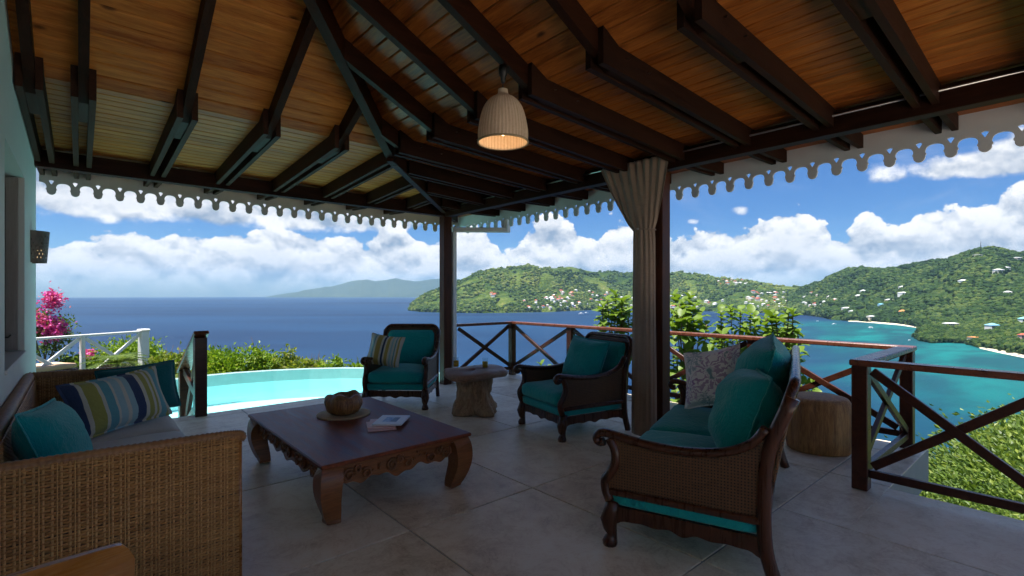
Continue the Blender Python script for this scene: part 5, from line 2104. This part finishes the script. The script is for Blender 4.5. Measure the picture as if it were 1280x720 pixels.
p = spot(55, 11.3)
p.z = -.42
bush('bougainvillea', 'bougainvillea bush with magenta flowers beside the house corner', p, .50, .45, 1.85, 2200, .085, 'leaf_scrub', 41, 'shrub', None, 34, 8,
     (2600, 'petal_pink', .07, [(0.14, -.2, 1.86, .075), (.16, -.2, 1.72, .09), (-.08, -.2, 1.32, .10), (.05, -.25, 1.22, .11), (.16, -.25, 1.20, .10), (.10, -.3, 1.02, .08), (-.25, -.15, 1.42, .09), (.20, -.3, 1.08, .09), (.75, -.7, .55, .045)]))
p = spot(112, 11.9)
p.z = gz(p)
bush('garden_bush', 'green bush behind the middle of the white railing', p, .9, .6, 1.0, 3000, .10, 'leaf_scrub', 42, group='bushes by the white railing')
p = spot(160, 11.9)
p.z = gz(p)
bush('garden_bush', 'paler bush behind the white railing near its end post', p, .8, .6, .92, 2600, .10, 'leaf_hedge', 43, group='bushes by the white railing')


def palm(name, label, base, n, L, seed, droop=.5, pot=None, rise=.9):
    g = random.Random(seed)
    root = thing(name, label, 'palm', base)
    for i in range(n):
        a = 2 * math.pi * i / n + g.uniform(-.2, .2)
        e = g.uniform(.25, rise)
        ln = L * g.uniform(.8, 1.1)
        mid = []
        for k in range(9):
            s = k / 8
            rr_ = ln * s * math.cos(e * (1 - .5 * s))
            mid.append(Vector((rr_ * math.cos(a), rr_ * math.sin(a), .04 + ln * (math.sin(e) * s - droop * s * s))))
        mb = MB()
        mb.tube(mid, list(np.linspace(.008, .003, 9)), 4)
        for k in range(1, 17):
            s = k / 17
            i0 = min(int(s * 8), 7)
            c = mid[i0].lerp(mid[i0 + 1], s * 8 - i0)
            t = (mid[i0 + 1] - mid[i0]).normalized()
            side = t.cross(Vector((0, 0, 1))).normalized()
            wl = ln * .26 * math.sin(math.pi * (.12 + .85 * s)) + .02
            for sg in (-1, 1):
                tip = c + side * sg * wl + t * wl * .55 + Vector((0, 0, -.1 * wl))
                mb.add([c - t * .012, c + t * .012, tip], [(0, 1, 2)])
        mb.build('frond', 'leaf_palm', root)
    if pot:
        MB().lathe([(pot * .7, -.62), (pot * .95, -.05), (pot, 0), (pot * .9, 0), (pot * .85, -.04), (.001, -.04)], 20).build('planter', 'pot_dark', root)
    else:
        MB().lathe([(.09, -.8), (.08, -.3), (.06, .05)], 10, cap1=True).build('trunk', 'bark', root)
    return root


p = spot(147, 9.4)
palm('sago_palm', 'feathery sago palm in a dark planter by the white railing', Vector((p.x, p.y, .16)), 24, .62, 3, .55, .28)
for (px_, d_, z_, L_, sd_, lab) in ((112, 8.2, .02, .5, 5, 'low fern palm just behind the sofa back, nearest the house'), (163, 8.5, .02, .52, 6, 'low fern palm behind the far sofa arm'), (205, 8.9, -.02, .5, 7, 'low fern palm by the pool edge beside the stair railing')):
    p = spot(px_, d_)
    palm('fern_palm', lab, Vector((p.x, p.y, z_ - .02)), 15, L_, sd_, .5, None, .6)

# white railing and a cushioned bench in the lower garden
wr_ = railing('white painted railing with crossed braces in the lower garden', (-.95, 12.25, -.40), (1.02, 13.38, -.40), 2, False, False, 'white_paint', 1.12, 'garden_railing', 'white_paint', 'white_paint', bottom=.17, pw_=.07)
MB().cbox((1.13 * 2 - .04, -.075, 0), (1.13 * 2 + .11, .075, 1.10), .008).build('end_post', 'white_paint', wr_)
MB().cbox((1.13 * 2 - .06, -.095, 1.10), (1.13 * 2 + .13, .095, 1.15), .02).build('post_cap', 'white_paint', wr_)
MB().cbox((1.10, -.035, 0), (1.17, .035, 1.07), .005).build('post', 'white_paint', wr_)
p = spot(50, 9.2)
bn = thing('garden_bench', 'low garden bench with tan cushion beside the house corner', 'bench', (p.x, p.y, -.42), R(35))
cushion((-.45, -.28, .50), (.45, .28, .61), .04, .015, 8).build('bench_cushion', 'tan_cushion', bn)
m2 = MB().cbox((-.46, -.29, .44), (.46, .29, .499), .006)
m2.build('bench_seat', 'rail_wood', bn)
for sx in (-1, 1):
    for sy in (-1, 1):
        MB().cbox((sx * .40 - .03, sy * .24 - .03, 0), (sx * .40 + .03, sy * .24 + .03, .439), .004).build('leg', 'rail_wood', bn)

# ------------------------------------------------------------------ broad-leaved trees just beyond the long railing
def leaf_mesh(seed, L=1.0):
    mb = MB()
    g = random.Random(seed)
    n = 7
    V_ = []
    for i in range(n):
        s = i / (n - 1)
        w = .36 * math.sin(math.pi * min(1, s * .92 + .06)) ** .75 * (1 if i < n - 1 else 0) + .004
        z = -.26 * s * s + .03 * math.sin(s * 9 + seed)
        V_ += [(-w, s * L, z + w * .35), (0, s * L, z), (w, s * L, z + w * .35)]
    F_ = []
    for i in range(n - 1):
        for k in (0, 1):
            a = i * 3 + k
            F_.append((a, a + 1, a + 4, a + 3))
    mb.add(V_, F_, 0, True)
    return mb.mesh('leaf', 'leaf_big')


LEAVES = [leaf_mesh(i) for i in range(4)]


def leafy_tree(label, base, tips, seed, per=13, size=.17, group='broad-leaved trees beyond the railing'):
    g = random.Random(seed)
    base = Vector(base)
    root = thing('leafy_tree', label, 'tree', base, 0, group)
    hub = Vector((0, 0, max(.6, (min(t[2] for t in tips) - base.z) * .45)))
    MB().tube(spline([(0, 0, -.3), (.05, .02, hub.z * .5), tuple(hub)], 8), list(np.linspace(.07, .045, 8)), 8).build('trunk', 'bark', root)
    for tp in tips:
        tip = Vector(tp) - base
        mid = hub.lerp(tip, .55) + Vector((g.uniform(-.12, .12), g.uniform(-.12, .12), g.uniform(-.15, .05)))
        P = spline([hub, mid, tip], 9)
        MB().tube(P, list(np.linspace(.026, .008, 9)), 5).build('branch', 'bark', root)
        ax = (P[-1] - P[-3]).normalized()
        for k in range(per):
            s = k / per
            pos = tip - ax * (.34 * s ** .9)
            a = k * 2.4 + g.uniform(-.4, .4)
            e = R(48) - R(80) * s + g.uniform(-.3, .3)
            d = Vector((math.cos(a) * math.cos(e), math.sin(a) * math.cos(e), math.sin(e)))
            y = d
            x = d.cross(Vector((0, 0, 1))).normalized()
            z = x.cross(y)
            m = Matrix((x, y, z)).transposed().to_4x4()
            sz = size * g.uniform(.5, 1.05)
            o = link('leaf', LEAVES[g.randrange(4)], root)
            o.matrix_basis = Matrix.Translation(pos) @ m @ Matrix.Rotation(g.uniform(-.4, .4), 4, 'Y') @ Matrix.Scale(sz, 4)
    return root


def tips_in(boxes, seed):
    """boxes: (px0, px1, y0, y1, d0, d1, count) -> points in space"""
    g = random.Random(seed)
    out = []
    for (a, b, c, d, d0, d1, n_) in boxes:
        for i in range(n_):
            dd = g.uniform(d0, d1)
            px_ = a + (b - a) * (i + g.uniform(.15, .85)) / n_
            y_ = g.uniform(c, d)
            p = spot(px_, dd)
            out.append((p.x, p.y, 1.5 - (y_ - 368) / 620 * dd))
    return out


def tree_base(px_, d_):
    p = spot(px_, d_)
    p.z = gz(p)
    return p


leafy_tree('small leafy tree beyond the railing, left of the curtained post', tree_base(768, 9.4), tips_in([(747, 788, 366, 385, 9.0, 9.7, 5), (748, 790, 388, 410, 8.9, 9.6, 7), (750, 790, 415, 450, 8.9, 9.4, 5)], 1), 51, 14, .21)
leafy_tree('tallest broad-leaved tree beyond the railing, right of the curtained post', tree_base(862, 8.4),
           tips_in([(838, 872, 368, 385, 8.1, 8.9, 5), (836, 885, 388, 412, 8.0, 8.8, 8), (836, 905, 418, 445, 7.9, 8.6, 9)], 2), 52, 13, .22)
leafy_tree('broad-leaved tree beyond the railing, behind the settee pillows', tree_base(935, 7.8),
           tips_in([(895, 962, 384, 400, 7.6, 8.4, 6), (890, 968, 404, 428, 7.5, 8.2, 9), (888, 968, 434, 462, 7.4, 8.0, 8)], 3), 53, 13, .20)
leafy_tree('rightmost broad-leaved tree beyond the railing, above the stump stool', tree_base(985, 7.4),
           tips_in([(962, 996, 388, 405, 7.2, 7.9, 5), (960, 1000, 410, 430, 7.1, 7.8, 7), (965, 1000, 436, 460, 7.0, 7.6, 5), (985, 1025, 472, 505, 6.9, 7.3, 6)], 4), 54, 13, .19)
leafy_tree('little sapling seen through the crossed braces of the long railing', tree_base(683, 9.8), tips_in([(672, 694, 432, 462, 9.7, 10.0, 3)], 5), 55, 12, .16)

leafy_tree('low leafy bush under the long railing behind the settee', tree_base(900, 7.3), tips_in([(838, 900, 470, 500, 7.3, 7.8, 9), (900, 960, 465, 500, 7.1, 7.6, 9)], 6), 56, 13, .19)

# ------------------------------------------------------------------ scrub on the slope below the deck
g = np.random.default_rng(77)
n_c = 1100
cx_ = 6.9 + 44 * g.uniform(0, 1, n_c) ** 1.4
cy_ = -9 + g.uniform(0, 1, n_c) * (11.5 + .18 * (cx_ - 6))
cz_ = ground_z(cx_, cy_)
hh = g.uniform(.5, 1.5, n_c) * np.clip((cx_ - 5.5) / 6, .45, 1.5)
per = 130
k = np.repeat(np.arange(n_c), per)
sg = (hh[k] * .48)[:, None]
off = g.normal(size=(n_c * per, 3)) * sg * np.array([1.1, 1.1, .55])
c = np.stack([cx_[k], cy_[k], cz_[k] + hh[k] * .55], -1) + off
ls = np.clip((c[:, 0] - 5) * .012, .075, .32) * g.uniform(.6, 1.2, len(c))
V_, F_ = leaves_np(c, off / sg * .6 + g.normal(size=c.shape) * .5 + np.array([0, 0, .5]), ls, ls * .5, g)
link('slope_scrub', np_mesh('slope_scrub', V_, F_, 'leaf_scrub'), kind='stuff', label='thick green scrub on the slope below the deck', cat='scrub')
for i, (px_, d_, sd_, lab) in enumerate(((1212, 9.2, 1, 'spiky upright agave at the foot of the slope, nearest the white wall'), (1238, 8.8, 2, 'spiky upright agave in the middle of the slope below the railing'),
                                         (1262, 8.4, 3, 'spiky upright agave at the right edge below the railing'))):
    gg = random.Random(sd_)
    p = spot(px_, d_)
    p.z = gz(p) + .45
    root = thing('agave', lab, 'plant', p, 0, 'agaves on the slope')
    for j in range(9):
        a = gg.uniform(0, 6.28)
        q = Vector((gg.uniform(-.25, .25), gg.uniform(-.25, .25), 0))
        h_ = gg.uniform(.45, .8)
        tip = q + Vector((math.cos(a) * .12, math.sin(a) * .12, h_))
        MB().tube([q - Vector((0, 0, .4)), q.lerp(tip, .5) + Vector((.02, 0, 0)), tip], [(.03, .012), (.034, .012), (.003, .002)], 6).build('leaf', 'leaf_dark', root)


# ------------------------------------------------------------------ houses, boats, mast
def on_hill(hill, px_, y_):
    """the spot on the hill seen at bearing px_ whose sight line has slope y_"""
    t = np.linspace(0.02, 1.0, 240)
    P, d = hill.at(np.full(240, float(px_)), t)
    yy = 368 - (P[:, 2] - EYE) / d * 620
    ok = np.where(yy <= y_)[0]
    i = ok[0] if len(ok) else 239
    return Vector(P[i]), float(d[i])


def house_parts(w, d, h, rh, hip=True, over=.8):
    wall = MB().box((-w / 2, -d / 2, -6), (w / 2, d / 2, h))
    roof_ = MB()
    a, b = w / 2 + over, d / 2 + over
    r = a - b if (hip and a > b) else a
    V_ = [(-a, -b, h), (a, -b, h), (a, b, h), (-a, b, h), (-r if hip else -a, 0, h + rh), (r if hip else a, 0, h + rh)]
    roof_.add(V_, [(0, 1, 5, 4), (1, 2, 5), (2, 3, 4, 5), (3, 0, 4), (3, 2, 1, 0)])
    return wall, roof_


# the village across the bay: too small to show parts
VILL = []
for wm, rm in (('house_white', 'roof_white'), ('house_white', 'roof_red'), ('house_cream', 'roof_grey'), ('house_white', 'roof_grey'), ('house_cream', 'roof_red'), ('house_pink', 'roof_white')):
    w = random.uniform(17, 24)
    wall, rf = house_parts(w, w * .7, random.uniform(6, 9), 4)
    rf.mi = [1] * len(rf.f)
    wall.add(rf.v, rf.f, 1)
    VILL.append((wall.mesh('village_house', [wm, rm]), wm.split('_')[1] + ' house with ' + rm.split('_')[1] + ' roof'))
gr = random.Random(5)


def village(hill, boxes, label, group):
    for (a, b, c, d, n_) in boxes:
        for i in range(n_):
            px_, y_ = gr.uniform(a, b), gr.uniform(c, d)
            p, dist = on_hill(hill, px_, y_)
            k = gr.uniform(.75, 1.15) * (.8 if dist < 2500 else 1)
            me_, kind_ = gr.choice(VILL)
            o = link('village_house', me_, label=label % kind_, cat='house', group=group, loc=p + Vector((0, 0, 3)), rot=(0, 0, HEAD + gr.uniform(-.7, .7)))
            o.scale = (k, k, k)


village(headland, [(650, 705, 374, 387, 20), (690, 760, 364, 386, 46), (760, 835, 372, 386, 26), (838, 905, 371, 387, 20), (930, 985, 366, 386, 36), (985, 1010, 368, 386, 12)],
        'tiny %s in the village along the far shore', 'village houses across the bay')
village(headland, [(612, 628, 366, 374, 4)], 'tiny %s halfway up the headland slope', 'houses up the headland slope')
village(headland, [(898, 934, 350.5, 357, 14)], 'tiny %s on the ridge above the village', 'houses on the far ridge')
village(hillside, [(1004, 1045, 366, 384, 16)], 'small %s on the hillside where the bay begins', 'houses at the head of the bay')


def villa(label, px_, y_, w, h, wm, rm, turn=0.0, rh=3.2, dpt=.62, hip=True, wins=4):
    p, dist = on_hill(point if (y_ > 403 and px_ > 1146) else hillside, px_, y_)
    p.z += 2.5
    root = thing('hillside_house', label, 'house', p, HEAD - R(90) + turn)
    d = w * dpt
    wall, rf = house_parts(w, d, h, rh, hip)
    wl_ = wall.build('wall', wm, root)
    rf.build('roof', rm, root)
    for i in range(wins):
        x = (i + .5) / wins * w - w / 2
        MB().box((x - w / wins * .28, -d / 2 - .12, h * .25), (x + w / wins * .28, -d / 2 + .1, h * .78)).build('window', 'window_dark', root)
    return root


villa('white house on the wooded point above the beach end', 1058, 388, 26, 6, 'house_white', 'roof_white', .2)
villa('long low white house beside another on the wooded point', 1066, 391.5, 22, 4.5, 'house_white', 'roof_grey', -.1)
villa('tan house at the back of the beach', 1089, 399.5, 22, 6, 'house_cream', 'roof_grey', .1)
villa('sky-blue house among trees behind the beach', 1101, 384, 17, 7, 'house_blue', 'roof_blue', .3)
villa('grey-roofed house above the blue house behind the beach', 1111, 378, 20, 6, 'house_cream', 'roof_grey', 0)
villa('house with bright orange roof among the trees above the beach', 1128, 392.5, 16, 5, 'house_cream', 'roof_orange', -.3, 5)
villa('large white villa halfway up the hillside', 1130, 370, 30, 8, 'house_white', 'roof_white', .1)
villa('small white villa just above the large white villa', 1129, 361, 24, 5, 'house_white', 'roof_grey', -.2)
villa('white house low among trees left of the large villa', 1080, 366, 24, 6, 'house_white', 'roof_white', .2)
villa('pale house above the bay left of the white villas', 1073, 372, 18, 5, 'house_cream', 'roof_white', 0)
villa('long pale house high on the hillside below the crest', 1205, 354, 24, 5, 'house_white', 'roof_white', 0)
villa('white house high on the right of the hillside', 1248, 341, 24, 6, 'house_white', 'roof_white', .2)
villa('second white house high on the right, with grey roof', 1257, 338, 18, 6, 'house_white', 'roof_grey', -.2)
villa('flat-roofed house on the crest beside the mast', 1222, 321, 22, 4, 'house_cream', 'roof_white', 0, 1.0)
villa('cream villa on the crest at the right edge', 1272, 326, 26, 7, 'house_cream', 'roof_white', .2, 2)
villa('pale house among trees on the right hillside', 1260, 369, 16, 5, 'house_white', 'roof_grey', .1)
villa('long grey-roofed house on the small point', 1188, 408, 26, 3.6, 'house_cream', 'roof_grey', 0, 2.0, .4, True, 6)
villa('pale blue house with blue roof above the sandy shore', 1240, 412, 17, 6.0, 'house_white', 'roof_blue', .15, 3.6, .75)
villa('house with turquoise roof at the right edge above the shore', 1281, 404, 16, 6.0, 'house_white', 'roof_turquoise', -.1, 3.2)
villa('salmon-pink house at the right edge above the sandy shore', 1279, 425, 11, 5.5, 'house_pink', 'roof_red', 0, 2.4)
villa('low terracotta-walled house on the shore of the small point', 1217, 425, 15, 2.5, 'house_cream', 'roof_orange', .1, 1.2)

p, d_ = on_hill(hillside, 1226, 315)
mast = thing('radio_mast', 'thin radio mast on the crest of the hillside', 'mast', p)
for s in range(3):
    a = s * 2.094
    MB().tube([(1.6 * math.cos(a), 1.6 * math.sin(a), -6), (.35 * math.cos(a), .35 * math.sin(a), 36)], .35, 5).build('mast_leg', 'metal_dark', mast)
for s in range(6):
    MB().tube([(1.6 - .2 * s, 0, 2 + 6 * s), (-.8 + .1 * s, 1.3 - .16 * s, 5 + 6 * s), (-.8 + .1 * s, -1.3 + .16 * s, 2 + 6 * s), (1.6 - .2 * s, 0, 5 + 6 * s)], .2, 4).build('mast_brace', 'metal_dark', mast)
p, d_ = on_hill(hillside, 1222.5, 316)
m2 = MB().tube([(0, 0, -5), (0, 0, 16)], [.5, .25], 6)
m2.build('aerial', 'metal_dark', label='short aerial standing beside the radio mast', cat='aerial', loc=p)


def boat(name, label, px_, y_, L, rot, cat_='boat', cat_hulls=1, mast_h=0):
    d = float(sea_depth(y_))
    p = spot(px_, d)
    root = thing(name, label, cat_, (p.x, p.y, SEA_Z), HEAD - R(90) + rot, 'boats in the bay')
    for s in ([0] if cat_hulls == 1 else [-1, 1]):
        bw = L * (.16 if cat_hulls == 1 else .07)
        oy = s * L * .22
        secs = []
        mb = MB()
        for k in range(9):
            u = k / 8
            x = (u - .5) * L
            w = bw * (1 - max(0, (u - .45) / .55) ** 2.2) * (1 if u > .05 else .92)
            zt_ = L * .10 * (1 + .35 * u)
            secs.append([(x, oy - w, zt_), (x, oy - w * .75, -L * .02), (x, oy + w * .75, -L * .02), (x, oy + w, zt_)])
        V_ = [q for s_ in secs for q in s_]
        F_ = []
        for k in range(8):
            for m_ in range(3):
                a = k * 4 + m_
                F_.append((a, a + 4, a + 5, a + 1))
            F_.append((k * 4 + 3, k * 4 + 7, k * 4 + 4, k * 4))
        F_.append((0, 1, 2, 3))
        mb.add(V_, F_)
        mb.build('hull', 'boat_white', root)
    m2 = MB().cbox((-L * .28, -L * (.10 if cat_hulls == 1 else .27), L * .11), (L * .12, L * (.10 if cat_hulls == 1 else .27), L * .24), L * .03)
    m2.build('cabin', 'boat_white', root)
    m2 = MB().cbox((-L * .24, -L * (.102 if cat_hulls == 1 else .272), L * .15), (L * .10, L * (.102 if cat_hulls == 1 else .272), L * .20), L * .008)
    m2.build('cabin_window', 'window_dark', root)
    if mast_h:
        MB().tube([(0, 0, L * .2), (0, 0, mast_h)], L * .012, 5).build('mast', 'boat_white', root)
    return root


boat('motor_boat', 'white motor yacht moored off the wooded point', 1043, 405.5, 13, .1)
boat('catamaran', 'white catamaran moored off the beach', 1088, 410, 13, 1.35, 'boat', 2)
boat('motor_boat', 'white boat moored off the village, nearest the headland', 727, 392.6, 26, .2)
boat('motor_boat', 'small white boat moored off the village behind another boat', 733, 391.4, 18, -.2)
boat('motor_boat', 'white ferry lying off the village beside the curtained post', 839, 389.5, 26, .1)
boat('motor_boat', 'small white boat close to the tip of the small point', 1137, 425.5, 6, .3)
boat('motor_boat', 'tiny white boat near the shore at the head of the bay', 1022, 401.5, 9, .1)

# ------------------------------------------------------------------ sea air
m_, nt_, b_ = material('sea_air')
nt_.nodes.remove(b_)
pv = nt_.nodes.new('ShaderNodeVolumePrincipled')
pv.inputs['Color'].default_value = (0.40, 0.68, 1.0, 1)
pv.inputs['Density'].default_value = 3.4e-5
pv.inputs['Anisotropy'].default_value = 0.0
nt_.links.new(pv.outputs[0], nt_.nodes['Material Output'].inputs['Volume'])
hz = MB().box((-18500, -18500, -88.5), (18500, 18500, 760)).build('haze', 'sea_air', kind='stuff', label='thin blue sea haze')
hz.display_type = 'WIRE'
